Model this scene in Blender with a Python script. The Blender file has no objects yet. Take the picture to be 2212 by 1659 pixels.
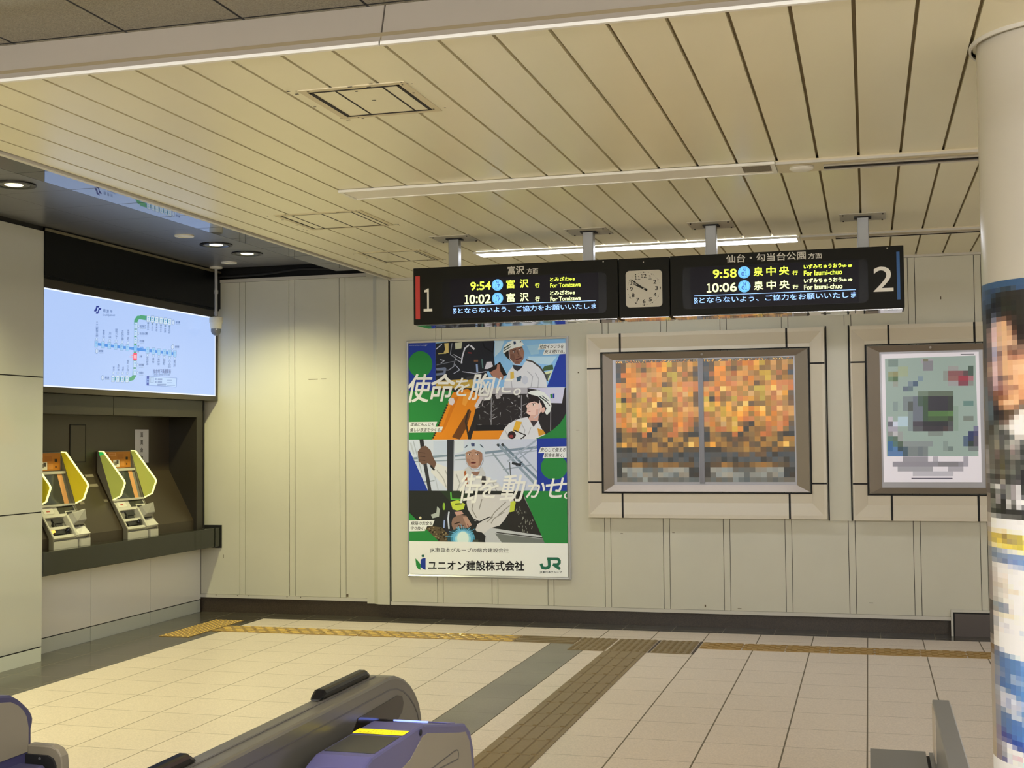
import bpy, bmesh, math, random
import numpy as np
from mathutils import Vector, Matrix

S = bpy.context.scene
COL = S.collection
PI = math.pi
rnd = random.Random(7)

# ------------------------------------------------------------------ camera
EYE = 1.50
FZ = -0.03             # floor level
FOCAL_PX, YAW, PITCH, ROLL = 2746.43, 0.272618731, 0.0417472, -0.00946255
f0 = Vector((-math.sin(YAW), math.cos(YAW), 0)); r0 = Vector((math.cos(YAW), math.sin(YAW), 0)); u0 = Vector((0, 0, 1))
fw = f0*math.cos(PITCH)+u0*math.sin(PITCH); up = -f0*math.sin(PITCH)+u0*math.cos(PITCH)
rt = r0*math.cos(ROLL)+up*math.sin(ROLL); up2 = -r0*math.sin(ROLL)+up*math.cos(ROLL)
cam = bpy.data.objects.new('camera', bpy.data.cameras.new('camera'))
cam.data.sensor_fit = 'HORIZONTAL'; cam.data.sensor_width = 36.0
cam.data.lens = FOCAL_PX/2212*36
cam.data.clip_start = 0.05
m = Matrix((rt, up2, -fw)).transposed().to_4x4(); m.translation = (0, 0, EYE)
cam.matrix_world = m
COL.objects.link(cam); S.camera = cam

# ------------------------------------------------------------------ world, exposure
w = bpy.data.worlds.new('world'); S.world = w; w.use_nodes = True
w.node_tree.nodes['Background'].inputs[0].default_value = (0.9, 0.86, 0.75, 1)
w.node_tree.nodes['Background'].inputs[1].default_value = 0.05
vs = S.view_settings
vs.view_transform = 'Standard'; vs.look = 'None'; vs.gamma = 1; vs.exposure = 0.28; vs.use_curve_mapping = False
S.cycles.use_denoising = True
S.cycles.max_bounces = 10; S.cycles.diffuse_bounces = 6
S.cycles.sample_clamp_indirect = 6.0

# light levels
HALL_FILL = 46.0        # added fill lamps over the gate hall, out of view
FILL_COLOUR = (1.0, 0.975, 0.985)
STRIP_LAMP = 13.0
DOWN_W = 92.0         # downlights of the fare adjustment bay
DOWN_COLOUR = (1.0, 0.94, 0.50)

# ------------------------------------------------------------------ materials
def lin(c):
    return tuple(((x/255)/12.92 if x/255 <= 0.04045 else ((x/255+0.055)/1.055)**2.4) for x in c)
MATS = {}
def new_mat(name):
    m = bpy.data.materials.new(name); m.use_nodes = True
    return m, m.node_tree.nodes, m.node_tree.links, m.node_tree.nodes['Principled BSDF']
def mat(name, c, rough=0.5, metal=0.0, spec=0.5, emit=None, es=1.0, noise=0.0, nscale=40.0, bump=0.0, alpha=None, trans=0.0, coat=0.0):
    if name in MATS: return MATS[name]
    m, N, L, b = new_mat(name)
    b.inputs['Base Color'].default_value = (*lin(c), 1)
    b.inputs['Roughness'].default_value = rough; b.inputs['Metallic'].default_value = metal
    b.inputs['Specular IOR Level'].default_value = spec
    b.inputs['Coat Weight'].default_value = coat
    if trans: b.inputs['Transmission Weight'].default_value = trans
    if emit:
        b.inputs['Emission Color'].default_value = (*lin(emit), 1); b.inputs['Emission Strength'].default_value = es
    if noise or bump:
        tc = N.new('ShaderNodeTexCoord'); n = N.new('ShaderNodeTexNoise'); n.inputs['Scale'].default_value = nscale; n.inputs['Detail'].default_value = 4
        L.new(tc.outputs['Object'], n.inputs['Vector'])
        if noise:
            r = N.new('ShaderNodeValToRGB'); k = lin(c)
            r.color_ramp.elements[0].position = 0.3; r.color_ramp.elements[1].position = 0.7
            r.color_ramp.elements[0].color = (*[x*(1-noise) for x in k], 1); r.color_ramp.elements[1].color = (*[min(1, x*(1+noise)) for x in k], 1)
            L.new(n.outputs['Fac'], r.inputs['Fac']); L.new(r.outputs['Color'], b.inputs['Base Color'])
        if bump:
            bp = N.new('ShaderNodeBump'); bp.inputs['Strength'].default_value = bump; bp.inputs['Distance'].default_value = 0.002
            L.new(n.outputs['Fac'], bp.inputs['Height']); L.new(bp.outputs['Normal'], b.inputs['Normal'])
    MATS[name] = m
    return m
def attr_mat(name, rough=0.4, emit=0.0):
    m, N, L, b = new_mat(name)
    a = N.new('ShaderNodeAttribute'); a.attribute_name = 'Col'
    b.inputs['Roughness'].default_value = rough
    if emit:
        b.inputs['Base Color'].default_value = (0.02, 0.02, 0.02, 1)
        L.new(a.outputs['Color'], b.inputs['Emission Color']); b.inputs['Emission Strength'].default_value = emit
    else:
        L.new(a.outputs['Color'], b.inputs['Base Color'])
    MATS[name] = m
    return m
def math_node(N, L, op, a, b=None, c=None):
    n = N.new('ShaderNodeMath'); n.operation = op
    for i, v in enumerate((a, b, c)):
        if v is None: continue
        if isinstance(v, (int, float)): n.inputs[i].default_value = v
        else: L.new(v, n.inputs[i])
    return n.outputs[0]
def tile_mat(name, c, joint, sx, ox, sy, oy, wx, wy, rough=0.3, speck=0.08, sscale=160.0, spec=0.5, blot=0.05, jx=1.0, jy=0.6, ax=('X', 'Y'), bump=0.0, rough_var=0.0):
    m, N, L, b = new_mat(name)
    tc = N.new('ShaderNodeTexCoord'); sep = N.new('ShaderNodeSeparateXYZ'); L.new(tc.outputs['Object'], sep.inputs[0])
    def line(axis, s, o, wd):
        t = math_node(N, L, 'DIVIDE', math_node(N, L, 'SUBTRACT', sep.outputs[axis], o), s)
        fr = math_node(N, L, 'FRACT', t)
        d = math_node(N, L, 'MULTIPLY', math_node(N, L, 'MINIMUM', fr, math_node(N, L, 'SUBTRACT', 1.0, fr)), s)
        return math_node(N, L, 'LESS_THAN', d, wd/2), math_node(N, L, 'FLOOR', t)
    lx, cx = line(ax[0], sx, ox, wx); ly, cy = line(ax[1], sy, oy, wy)
    msk = math_node(N, L, 'MAXIMUM', math_node(N, L, 'MULTIPLY', lx, jx), math_node(N, L, 'MULTIPLY', ly, jy))
    n1 = N.new('ShaderNodeTexNoise'); n1.inputs['Scale'].default_value = sscale; n1.inputs['Detail'].default_value = 3; L.new(tc.outputs['Object'], n1.inputs['Vector'])
    n2 = N.new('ShaderNodeTexNoise'); n2.inputs['Scale'].default_value = 2.2; n2.inputs['Detail'].default_value = 5; L.new(tc.outputs['Object'], n2.inputs['Vector'])
    wn = N.new('ShaderNodeTexWhiteNoise'); wn.noise_dimensions = '2D'
    cb = N.new('ShaderNodeCombineXYZ'); L.new(cx, cb.inputs[0]); L.new(cy, cb.inputs[1]); L.new(cb.outputs[0], wn.inputs['Vector'])
    v = math_node(N, L, 'ADD', 1.0, math_node(N, L, 'MULTIPLY', math_node(N, L, 'SUBTRACT', n1.outputs['Fac'], 0.5), speck*4))
    v = math_node(N, L, 'ADD', v, math_node(N, L, 'MULTIPLY', math_node(N, L, 'SUBTRACT', n2.outputs['Fac'], 0.5), blot*2))
    v = math_node(N, L, 'ADD', v, math_node(N, L, 'MULTIPLY', math_node(N, L, 'SUBTRACT', wn.outputs['Value'], 0.5), 0.05))
    hs = N.new('ShaderNodeMix'); hs.data_type = 'RGBA'; hs.blend_type = 'MULTIPLY'; hs.inputs['Factor'].default_value = 1
    hs.inputs['A'].default_value = (*lin(c), 1); vc = N.new('ShaderNodeCombineColor')
    for i in range(3): L.new(v, vc.inputs[i])
    L.new(vc.outputs[0], hs.inputs['B'])
    mx = N.new('ShaderNodeMix'); mx.data_type = 'RGBA'; L.new(msk, mx.inputs['Factor']); L.new(hs.outputs['Result'], mx.inputs['A']); mx.inputs['B'].default_value = (*lin(joint), 1)
    L.new(mx.outputs['Result'], b.inputs['Base Color'])
    b.inputs['Specular IOR Level'].default_value = spec
    rr = math_node(N, L, 'ADD', rough, math_node(N, L, 'MULTIPLY', n2.outputs['Fac'], rough_var))
    L.new(math_node(N, L, 'MAXIMUM', rr, math_node(N, L, 'MULTIPLY', msk, 0.8)), b.inputs['Roughness'])
    if bump:
        bp = N.new('ShaderNodeBump'); bp.inputs['Strength'].default_value = bump; bp.inputs['Distance'].default_value = 0.002
        L.new(n1.outputs['Fac'], bp.inputs['Height']); L.new(bp.outputs['Normal'], b.inputs['Normal'])
    MATS[name] = m
    return m

PANEL = mat('enamel_panel', (198, 196, 178), 0.32, noise=0.02, nscale=3)
CREAM = mat('ceiling_cream', (226, 220, 190), 0.28, noise=0.012, nscale=2)
GROOVE = mat('ceiling_groove', (132, 118, 88), 0.8)
BULKHEAD = mat('bulkhead_paint', (160, 151, 136), 0.45)
WHITE_METAL = mat('white_metal', (226, 224, 214), 0.4)
TRIM = mat('trim_metal', (196, 192, 180), 0.4)
BLACK = mat('black_joint', (12, 11, 11), 0.7)
DARK = mat('sign_black', (22, 22, 16), 0.55, spec=0.2)
GLOSS_BLACK = mat('gloss_black', (10, 10, 12), 0.12)
BRONZE = mat('bronze_metal', (120, 112, 102), 0.38, metal=0.6)
CHROME = mat('mirror_metal', (190, 190, 192), 0.06, metal=1.0)
STEEL = mat('brushed_steel', (140, 140, 138), 0.34, metal=0.75)
GRANITE = tile_mat('granite_ceiling', (118, 112, 92), (10, 10, 10), 0.4825, -0.70, 0.503, 3.6, 0.011, 0.011, rough=0.16, speck=0.34, sscale=220, jy=1.0)
GRANITE_L = tile_mat('granite_ceiling_left', (88, 89, 94), (10, 10, 10), 0.485, -4.615, 0.503, 6.13, 0.005, 0.005, rough=0.30, speck=0.30, sscale=200, jy=1.0, spec=1.0)
GRANITE_L.node_tree.nodes['Principled BSDF'].inputs['IOR'].default_value = 2.1
POLISHED = tile_mat('polished_ceiling_edge', (70, 71, 74), (10, 10, 10), 0.485, -4.402, 0.479, 5.842, 0.008, 0.009, rough=0.02, speck=0.12, sscale=220, jy=1.0, spec=1.0)
BASE = mat('baseboard_granite', (62, 52, 40), 0.35, noise=0.42, nscale=170)
FLOOR = tile_mat('floor_beige', (212, 199, 184), (92, 82, 62), 0.3932, -0.0357, 0.4024, 8.843, 0.008, 0.006, rough=0.30, speck=0.16, sscale=120, jx=0.95, jy=0.55, blot=0.03)
FLOOR_L = tile_mat('floor_beige_left', (212, 199, 184), (92, 82, 62), 0.3932, -2.300, 0.4024, 8.843, 0.007, 0.006, rough=0.30, speck=0.16, sscale=120, jx=0.75, jy=0.6, blot=0.03)
FLOOR_D = tile_mat('floor_dark', (70, 66, 57), (140, 130, 108), 0.3932, -2.300, 0.4024, 8.843, 0.004, 0.004, rough=0.16, speck=0.1, jx=0.6, jy=0.5)
FLOOR_G = tile_mat('floor_grey_stone', (122, 118, 106), (74, 66, 54), 0.299, -2.300, 0.4024, 8.843, 0.008, 0.004, rough=0.32, speck=0.2, jx=1.0, jy=0.5, blot=0.35)
GOLD = mat('tactile_gold', (164, 138, 66), 0.22, noise=0.12, nscale=60)
GOLD_DOT = mat('tactile_gold_dot', (198, 166, 88), 0.18)
GOLD_BASE = mat('tactile_gold_base', (150, 120, 60), 0.35, noise=0.12, nscale=60)
DULL_BASE = mat('tactile_dull_base', (156, 124, 62), 0.45, noise=0.12, nscale=60)  # right-hand strip: rougher, with dots darker than the base
DULL_DOT = mat('tactile_dull_dot', (134, 104, 48), 0.4)
OCHRE_DOT = mat('tactile_ochre_dot', (112, 94, 62), 0.4)
OCHRE = mat('tactile_ochre', (128, 110, 76), 0.42, noise=0.08, nscale=60)
GLASSY = mat('gloss_white_wall', (186, 187, 178), 0.10)
GREENISH = mat('glass_skirting', (200, 204, 190), 0.14)
BROWN = mat('bay_brown', (56, 47, 31), 0.40)
DBROWN = mat('bay_dark_brown', (38, 34, 25), 0.35)
FASCIA = mat('fascia_black', (10, 11, 13), 0.4, spec=0.15)
COUNTER = mat('counter_stone', (40, 42, 34), 0.10)
PRINT = attr_mat('printed_sheet', 0.5)
PRINT.node_tree.nodes['Principled BSDF'].inputs['Specular IOR Level'].default_value = 0.25
LIT = attr_mat('backlit_print', 0.3, 0.82)
CASED = attr_mat('case_print', 0.3)
b_ = CASED.node_tree.nodes['Principled BSDF']; CASED.node_tree.links.new(CASED.node_tree.nodes['Attribute'].outputs['Color'], b_.inputs['Emission Color']); b_.inputs['Emission Strength'].default_value = 0.30

# ------------------------------------------------------------------ mesh helpers
class MB:
    def __init__(s): s.v = []; s.f = []; s.m = []; s.c = []; s.col = False
    def add(s, vs, fs, mi=0, col=None):
        o = len(s.v); s.v += [tuple(p) for p in vs]
        for f in fs:
            s.f.append([o+i for i in f]); s.m.append(mi); s.c.append(col)
        if col is not None: s.col = True
        return s
    def box(s, x0, x1, y0, y1, z0, z1, mi=0):
        x0, x1 = sorted((x0, x1)); y0, y1 = sorted((y0, y1)); z0, z1 = sorted((z0, z1))
        v = [(x, y, z) for z in (z0, z1) for x, y in ((x0, y0), (x1, y0), (x1, y1), (x0, y1))]
        return s.add(v, [(3, 2, 1, 0), (4, 5, 6, 7), (0, 1, 5, 4), (1, 2, 6, 5), (2, 3, 7, 6), (3, 0, 4, 7)], mi)
    def prism(s, pts, axis, a0, a1, mi=0, caps=True):
        # pts 2-D polygon; axis 'x': (y,z) ; 'y': (x,z) ; 'z': (x,y)
        def P(p, a): return (a, p[0], p[1]) if axis == 'x' else ((p[0], a, p[1]) if axis == 'y' else (p[0], p[1], a))
        n = len(pts); v = [P(p, a0) for p in pts]+[P(p, a1) for p in pts]
        f = [(i, (i+1) % n, n+(i+1) % n, n+i) for i in range(n)]
        if caps: f += [tuple(range(n-1, -1, -1)), tuple(range(n, 2*n))]
        return s.add(v, f, mi)
    def lathe(s, prof, c, axis='z', n=32, mi=0, cap=True):
        v = []; f = []
        for r, h in prof:
            for i in range(n):
                a = 2*PI*i/n
                v.append((c[0]+r*math.cos(a), c[1]+r*math.sin(a), c[2]+h) if axis == 'z' else (c[0]+r*math.cos(a), c[1]+h, c[2]+r*math.sin(a)) if axis == 'y' else (c[0]+h, c[1]+r*math.cos(a), c[2]+r*math.sin(a)))
        for j in range(len(prof)-1):
            for i in range(n): f.append((j*n+i, j*n+(i+1) % n, (j+1)*n+(i+1) % n, (j+1)*n+i))
        if cap: f += [tuple(range(n-1, -1, -1)), tuple(range((len(prof)-1)*n, len(prof)*n))]
        return s.add(v, f, mi)
    def ringframe(s, outer, inner, P, n0, n1, mi=0):
        # rectangular frame between two (u0,v0,u1,v1) rects, with depth offsets n0 (outer edge) and n1 (inner edge)
        def q(r, n): return [P(r[0], r[1], n), P(r[2], r[1], n), P(r[2], r[3], n), P(r[0], r[3], n)]
        return s.add(q(outer, n0)+q(inner, n1), [(i, (i+1) % 4, 4+(i+1) % 4, 4+i) for i in range(4)], mi)
    def build(s, name, mats, parent=None, smooth=False, bevel=0.0, kind=None, origin=None):
        me = bpy.data.meshes.new(name)
        if parent is not None: o0 = Vector(parent_world(parent))
        elif origin is not None: o0 = Vector(origin)
        else:
            a = np.array(s.v); o0 = Vector(((a[:, 0].min()+a[:, 0].max())/2, (a[:, 1].min()+a[:, 1].max())/2, a[:, 2].min()))
        me.from_pydata([tuple(Vector(p)-o0) for p in s.v], [], s.f)
        if not isinstance(mats, (list, tuple)): mats = [mats]
        for mm in mats: me.materials.append(mm)
        me.polygons.foreach_set('material_index', s.m)
        if smooth: me.polygons.foreach_set('use_smooth', [True]*len(me.polygons))
        if s.col:
            ca = me.color_attributes.new('Col', 'FLOAT_COLOR', 'CORNER')
            buf = []
            for f, c in zip(s.f, s.c): buf += [*(c or (1, 1, 1)), 1.0]*len(f)
            ca.data.foreach_set('color', buf)
        bmx = bmesh.new(); bmx.from_mesh(me)
        if not s.col: bmesh.ops.recalc_face_normals(bmx, faces=bmx.faces[:])
        bmx.to_mesh(me); bmx.free()
        me.update()
        o = bpy.data.objects.new(name, me); COL.objects.link(o)
        o.location = (0, 0, 0) if parent is not None else o0
        if parent is not None: o.parent = parent
        if bevel:
            md = o.modifiers.new('edge', 'BEVEL'); md.width = bevel; md.segments = 2; md.limit_method = 'ANGLE'; md.angle_limit = math.radians(40)
        if smooth:
            md = o.modifiers.new('sm', 'WEIGHTED_NORMAL') if False else None
            me.set_sharp_from_angle(angle=math.radians(38))
        if kind: o['kind'] = kind
        return o
WORLD_LOC = {}
def parent_world(p):
    loc = Vector(p.location)
    while p.parent is not None:
        p = p.parent; loc += Vector(p.location)
    return loc
def tag(o, label, cat, group=None):
    o['label'] = label; o['category'] = cat
    if group: o['group'] = group
    return o
def thing(name, label, cat, loc, group=None):
    o = bpy.data.objects.new(name, None); o.empty_display_size = 0.1; COL.objects.link(o); o.location = loc
    return tag(o, label, cat, group)
def struct(mb, name, mats, **k):
    return mb.build(name, mats, kind='structure', origin=(0, 0, 0), **k)

# ---- text and flat print
TEXT_CACHE = {}
def glyphs(body, shear=0.0, res=4):
    c = bpy.data.curves.new('t', 'FONT'); c.body = body; c.size = 1; c.shear = shear; c.resolution_u = res; c.fill_mode = 'FRONT'
    c.space_line = 0.82; c.align_x = 'CENTER'
    o = bpy.data.objects.new('t', c); COL.objects.link(o)
    dg = bpy.context.evaluated_depsgraph_get(); dg.update()
    me = bpy.data.meshes.new_from_object(o.evaluated_get(dg))
    v = np.array([tuple(p.co) for p in me.vertices]).reshape(-1, 3)[:, :2]; f = [tuple(p.vertices) for p in me.polygons]
    bpy.data.objects.remove(o); bpy.data.curves.remove(c); bpy.data.meshes.remove(me)
    lo = v.min(0); hi = v.max(0)
    return (v-lo)/np.maximum(hi-lo, 1e-6), f, (hi-lo)[0]/max((hi-lo)[1], 1e-6)
def text_geo(body, shear=0.0):
    key = (body, shear)
    if key in TEXT_CACHE: return TEXT_CACHE[key]
    if set(body) <= set('0123456789:') and '1' in body:
        # figures set one by one, the figure one with its flag
        V = []; F = []; x = 0.0
        for ch in body:
            v, f, asp = glyphs('\uff11' if ch == '1' else ch)
            h = 0.72 if ch == ':' else 1.0
            wd = 0.44 if ch == '1' else (0.17 if ch == ':' else 0.66)
            F += [tuple(k+len(V) for k in q) for q in f]; V += [(x+a*wd, b*h+(0.06 if ch == ':' else 0)) for a, b in v]; x += wd+0.13
        v = np.array(V); lo = v.min(0); hi = v.max(0); v = (v-lo)/(hi-lo)
        TEXT_CACHE[key] = (v, F)
    else:
        v, f, asp = glyphs(body, shear); TEXT_CACHE[key] = (v, f)
    return TEXT_CACHE[key]
BOLD4 = ((-1, -1), (1, -1), (1, 1), (-1, 1))
def text_on(mb, body, P, u0, v0, u1, v1, n=0.0, bold=0.0, shear=0.0, mi=0, clip=None):
    v, f = text_geo(body, shear); d = bold*(v1-v0)*0.75
    for k, (sx, sy) in enumerate(BOLD4 if bold else ((0, 0),)):
        a0, a1, b0, b1 = (u0+d, u1-d, v0+d, v1-d) if bold else (u0, u1, v0, v1)
        nn = n+k*0.00002
        if clip:
            for face in f:
                pts = clip_poly([(a0+v[i][0]*(a1-a0)+sx*d, b0+v[i][1]*(b1-b0)+sy*d) for i in face], clip)
                if len(pts) >= 3: mb.add([P(a, b, nn) for a, b in pts], [tuple(range(len(pts)))], mi)
        else: mb.add([P(a0+a*(a1-a0)+sx*d, b0+b*(b1-b0)+sy*d, nn) for a, b in v], f, mi)
    return mb
def clip_poly(pts, r):
    for ax, val, sg in ((0, r[0], 1), (0, r[2], -1), (1, r[1], 1), (1, r[3], -1)):
        out = []
        for i in range(len(pts)):
            a, b = pts[i-1], pts[i]
            ia, ib = sg*(a[ax]-val) >= 0, sg*(b[ax]-val) >= 0
            if ia != ib:
                t = (val-a[ax])/(b[ax]-a[ax]); out.append((a[0]+t*(b[0]-a[0]), a[1]+t*(b[1]-a[1])))
            if ib: out.append(b)
        pts = out
        if not pts: break
    return pts
def homography(src, dst):
    A = []; B = []
    for (x, y), (u, v) in zip(src, dst):
        A += [[x, y, 1, 0, 0, 0, -u*x, -u*y], [0, 0, 0, x, y, 1, -v*x, -v*y]]; B += [u, v]
    h = np.linalg.solve(np.array(A, float), np.array(B, float))
    return np.append(h, 1).reshape(3, 3)
class Art:
    """flat colours printed on one sheet of w x h metres; drawn in the drawing's own grid (quad = its corners tl,tr,br,bl)"""
    def __init__(s, w, h, quad):
        s.w, s.h = w, h; s.H = homography(quad, [(0, h), (w, h), (w, 0), (0, 0)]); s.items = []; s.T = (1, 0, 0); s.tone = (1, 1, 1)
    def uv(s, x, y):
        k, ox, oy = s.T
        q = s.H @ np.array([x*k+ox, y*k+oy, 1]); return (q[0]/q[2], q[1]/q[2])
    def raw(s, uvs, c): s.items.append(([uvs], lin(c)))
    def poly(s, pts, c): s.items.append(([[s.uv(*p) for p in pts]], lin(c)))
    def rect(s, x0, y0, x1, y1, c): s.poly([(x0, y0), (x1, y0), (x1, y1), (x0, y1)], c)
    def ell(s, cx, cy, rx, ry, c, rot=0, n=28):
        cr, sr = math.cos(rot), math.sin(rot)
        s.poly([(cx+rx*math.cos(a)*cr-ry*math.sin(a)*sr, cy+rx*math.cos(a)*sr+ry*math.sin(a)*cr) for a in [2*PI*i/n for i in range(n)]], c)
    def stroke(s, pts, wd, c):
        ps = []
        for (x0, y0), (x1, y1) in zip(pts, pts[1:]):
            d = math.hypot(x1-x0, y1-y0) or 1; nx, ny = -(y1-y0)/d*wd/2, (x1-x0)/d*wd/2
            ex, ey = (x1-x0)/d*wd*0.2, (y1-y0)/d*wd*0.2
            ps.append([s.uv(*p) for p in ((x0+nx-ex, y0+ny-ey), (x1+nx+ex, y1+ny+ey), (x1-nx+ex, y1-ny+ey), (x0-nx-ex, y0-ny-ey))])
        s.items.append((ps, lin(c)))
    def text(s, body, x0, y0, x1, y1, c, bold=0.0, shear=0.0):
        v, f = text_geo(body, shear); d = bold*abs(y1-y0)*0.75
        for sx, sy in (BOLD4 if bold else ((0, 0),)):
            uv = [s.uv(x0+d+a*(x1-x0-2*d)+sx*d, y1-d+b*(y0-y1+2*d)+sy*d) for a, b in v]
            s.items.append(([[uv[i] for i in face] for face in f], lin(c)))
    def build(s, name, P, m, parent=None, step=0.00006, n0=0.0004):
        mb = MB(); R = (0, 0, s.w, s.h)
        for i, (ps, c) in enumerate(s.items):
            for j, p in enumerate(ps):
                q = clip_poly(p, R)
                if len(q) >= 3: mb.add([P(a, b, n0+i*step+(j % 5)*step*0.19) for a, b in q], [tuple(range(len(q)))], 0, tuple(min(0.95, x*t) for x, t in zip(c, s.tone)))
        return mb.build(name, m, parent)

# =================================================================== STRUCTURE
HC = 2.87            # cream plank ceiling
HG = 3.02            # granite ceilings
XR, YB = 6.5, -5.0   # far side and rear of the hall
WY = 10.2            # enamel panel wall
# floor
fl = MB()
def fq(x0, x1, y0, y1, mi): fl.add([(x0, y0, FZ), (x1, y0, FZ), (x1, y1, FZ), (x0, y1, FZ)], [(0, 1, 2, 3)], mi)
fq(-6.3, -5.01, YB, 10.4, 2); fq(-5.01, XR, 9.96, 10.4, 2)
fq(-5.01, -2.300, YB, 9.96, 0); fq(-2.300, -2.001, YB, 9.23, 3); fq(-2.300, -2.001, 9.23, 9.96, 1); fq(-2.001, XR, YB, 9.96, 1)
struct(fl, 'floor', [FLOOR_L, FLOOR, FLOOR_D, FLOOR_G])

# cream plank ceiling with open grooves
ce = MB(); PITCHX = 0.1975; k0 = -20; k1 = 34
ce.box(-3.94, XR, 4.085, 10.2, HC+0.018, HC+0.04, 1)
for k in range(k0, k1):
    xa = -0.018+PITCHX*k+0.0065; xb = xa+PITCHX-0.013
    xa = max(xa, -3.90); xb = min(xb, XR)
    if xb-xa > 0.02: ce.box(xa, xb, 4.085, 10.2, HC, HC+0.016, 0)
struct(ce, 'ceiling', [CREAM, GROOVE])
tr = MB(); tr.box(-3.945, -3.915, 4.085, 10.2, HC-0.012, HC+0.05, 0); tr.box(-3.9449, -3.93, 4.085, 10.2, HC+0.05, HG, 1)
struct(tr, 'trim_1', [TRIM, BULKHEAD])
# sloping bulkhead above the gate line
bk = MB()
for xa, xb in ((-3.94, -1.606), (-1.600, 0.9), (0.906, 3.3), (3.306, XR)):
    bk.prism([(4.075, HC-0.004), (4.125, HG), (4.2, HG), (4.2, HC+0.03), (4.10, HC+0.018)], 'x', xa, xb, 0)
    bk.box(xa, xb, 4.068, 4.085, HC-0.008, HC+0.004, 1)
bk.box(-3.94, XR, 4.14, 4.16, HC+0.04, HG, 2)
struct(bk, 'trim_2', [BULKHEAD, WHITE_METAL, BLACK])
g1 = MB(); g1.box(-6.3, XR, YB, 4.14, HG, HG+0.05); struct(g1, 'ceiling.001', GRANITE)
g2 = MB(); g2.box(-6.3, -4.617, 4.14, 10.12, HG, HG+0.05, 0); g2.box(-4.402, -3.945, 4.14, 10.12, 2.948, HG+0.05, 1); g2.box(-4.617, -4.402, 4.14, 10.12, HG, HG+0.05, 0); struct(g2, 'ceiling.002', [GRANITE_L, POLISHED])
g3 = MB(); g3.box(-6.3, -3.93, 10.12, 10.4, HG+0.10, HG+0.14); struct(g3, 'ceiling.003', BLACK)

# back wall: enamel panels with narrow cover strips, left part set back
def panel_wall(name, yf, joints, xa, xb, z0, z1):
    mb = MB(); mb.box(xa, xb, yf+0.012, yf+0.04, z0, z1, 1)
    xs = [xa]
    for a, b in joints: xs += [a, b]
    xs.append(xb)
    for a, b in zip(xs, xs[1:]):
        a2, b2 = a+0.0022, b-0.0022
        if b2 > a2: mb.box(max(a2, xa), min(b2, xb), yf, yf+0.014, z0+0.03, z1-0.03, 0)
    mb.box(xa, xb, yf-0.006, yf+0.012, z0, z0+0.028, 2)
    mb.box(xa, xb, yf-0.012, yf+0.012, z1-0.028, z1, 2)
    return mb
J = [(-3.520+0.4795*k, -3.469+0.4795*k) for k in range(18)]
wb = panel_wall('wall_back', WY, [j for j in J if j[1] < XR-0.1], -3.935, XR, 0.085, HC+0.01)
wb.box(-3.94, XR, 10.262, 10.4, FZ, 0.3, 3)
wb.box(-3.94, XR, 10.23, 10.4, 0.09, HG+0.1, 1)
# scuffs and chips in the enamel
for sx, sz, sw, sh in ((-2.42, 1.86, 0.02, 0.006), (-2.29, 2.02, 0.012, 0.01), (-1.28, 0.135, 0.012, 0.02), (-1.02, 0.13, 0.03, 0.004), (-1.0, 0.1, 0.02, 0.006), (0.55, 2.52, 0.008, 0.022), (-0.02, 0.20, 0.03, 0.004), (-1.95, 0.71, 0.02, 0.004), (-1.53, 0.72, 0.02, 0.004), (-2.31, 1.55, 0.03, 0.003)):
    wb.box(sx, sx+sw, WY-0.0008, WY, sz, sz+sh, 4)
CHIP = mat('enamel_chip', (96, 84, 62), 0.7)
struct(wb, 'wall_back', [PANEL, BLACK, TRIM, BASE, CHIP])
JL = [(-5.385, -5.330), (-4.905, -4.850), (-4.425, -4.370)]
wl = panel_wall('wall_back_left', 10.25, JL, -5.77, -4.17, 0.10, 2.935)
wl.box(-6.3, -3.94, 10.262, 10.4, FZ, 0.10, 3)
wl.box(-6.3, -3.94, 10.29, 10.4, 0.10, HG+0.14, 1)
# stepped corner cover between the two walls
wl.prism([(-4.17, 10.262), (-4.17, 10.238), (-4.105, 10.238), (-4.06, 10.205), (-3.95, 10.196), (-3.95, 10.262)], 'z', 0.085, HC+0.02, 0)
wl.box(-4.17, -3.95, 10.24, 10.262, HC+0.02, 2.935, 0)
wl.box(-3.95, -3.935, 10.215, 10.262, 0.085, HC, 1)
for sx, sz, sw, sh in ((-4.72, 2.02, 0.09, 0.006), (-4.60, 2.022, 0.05, 0.005), (-4.37, 0.135, 0.02, 0.025), (-5.55, 0.45, 0.006, 0.03), (-5.62, 0.118, 0.008, 0.008), (-5.41, 0.118, 0.008, 0.008), (-5.30, 0.118, 0.008, 0.008), (-4.93, 0.118, 0.008, 0.008), (-4.80, 0.118, 0.008, 0.008)):
    wl.box(sx, sx+sw, 10.2492-0.0065*(sz < 0.12), 10.2505, sz, sz+sh, 4)
struct(wl, 'wall_back.001', [PANEL, BLACK, TRIM, BASE, CHIP])
# other walls of the hall
o = MB(); o.box(XR, XR+0.1, YB, 10.4, FZ, HG+0.1); struct(o, 'wall_right', PANEL)
o = MB(); o.box(-6.3, XR, YB-0.1, YB, FZ, HG+0.1); struct(o, 'wall_front', PANEL)
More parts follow.
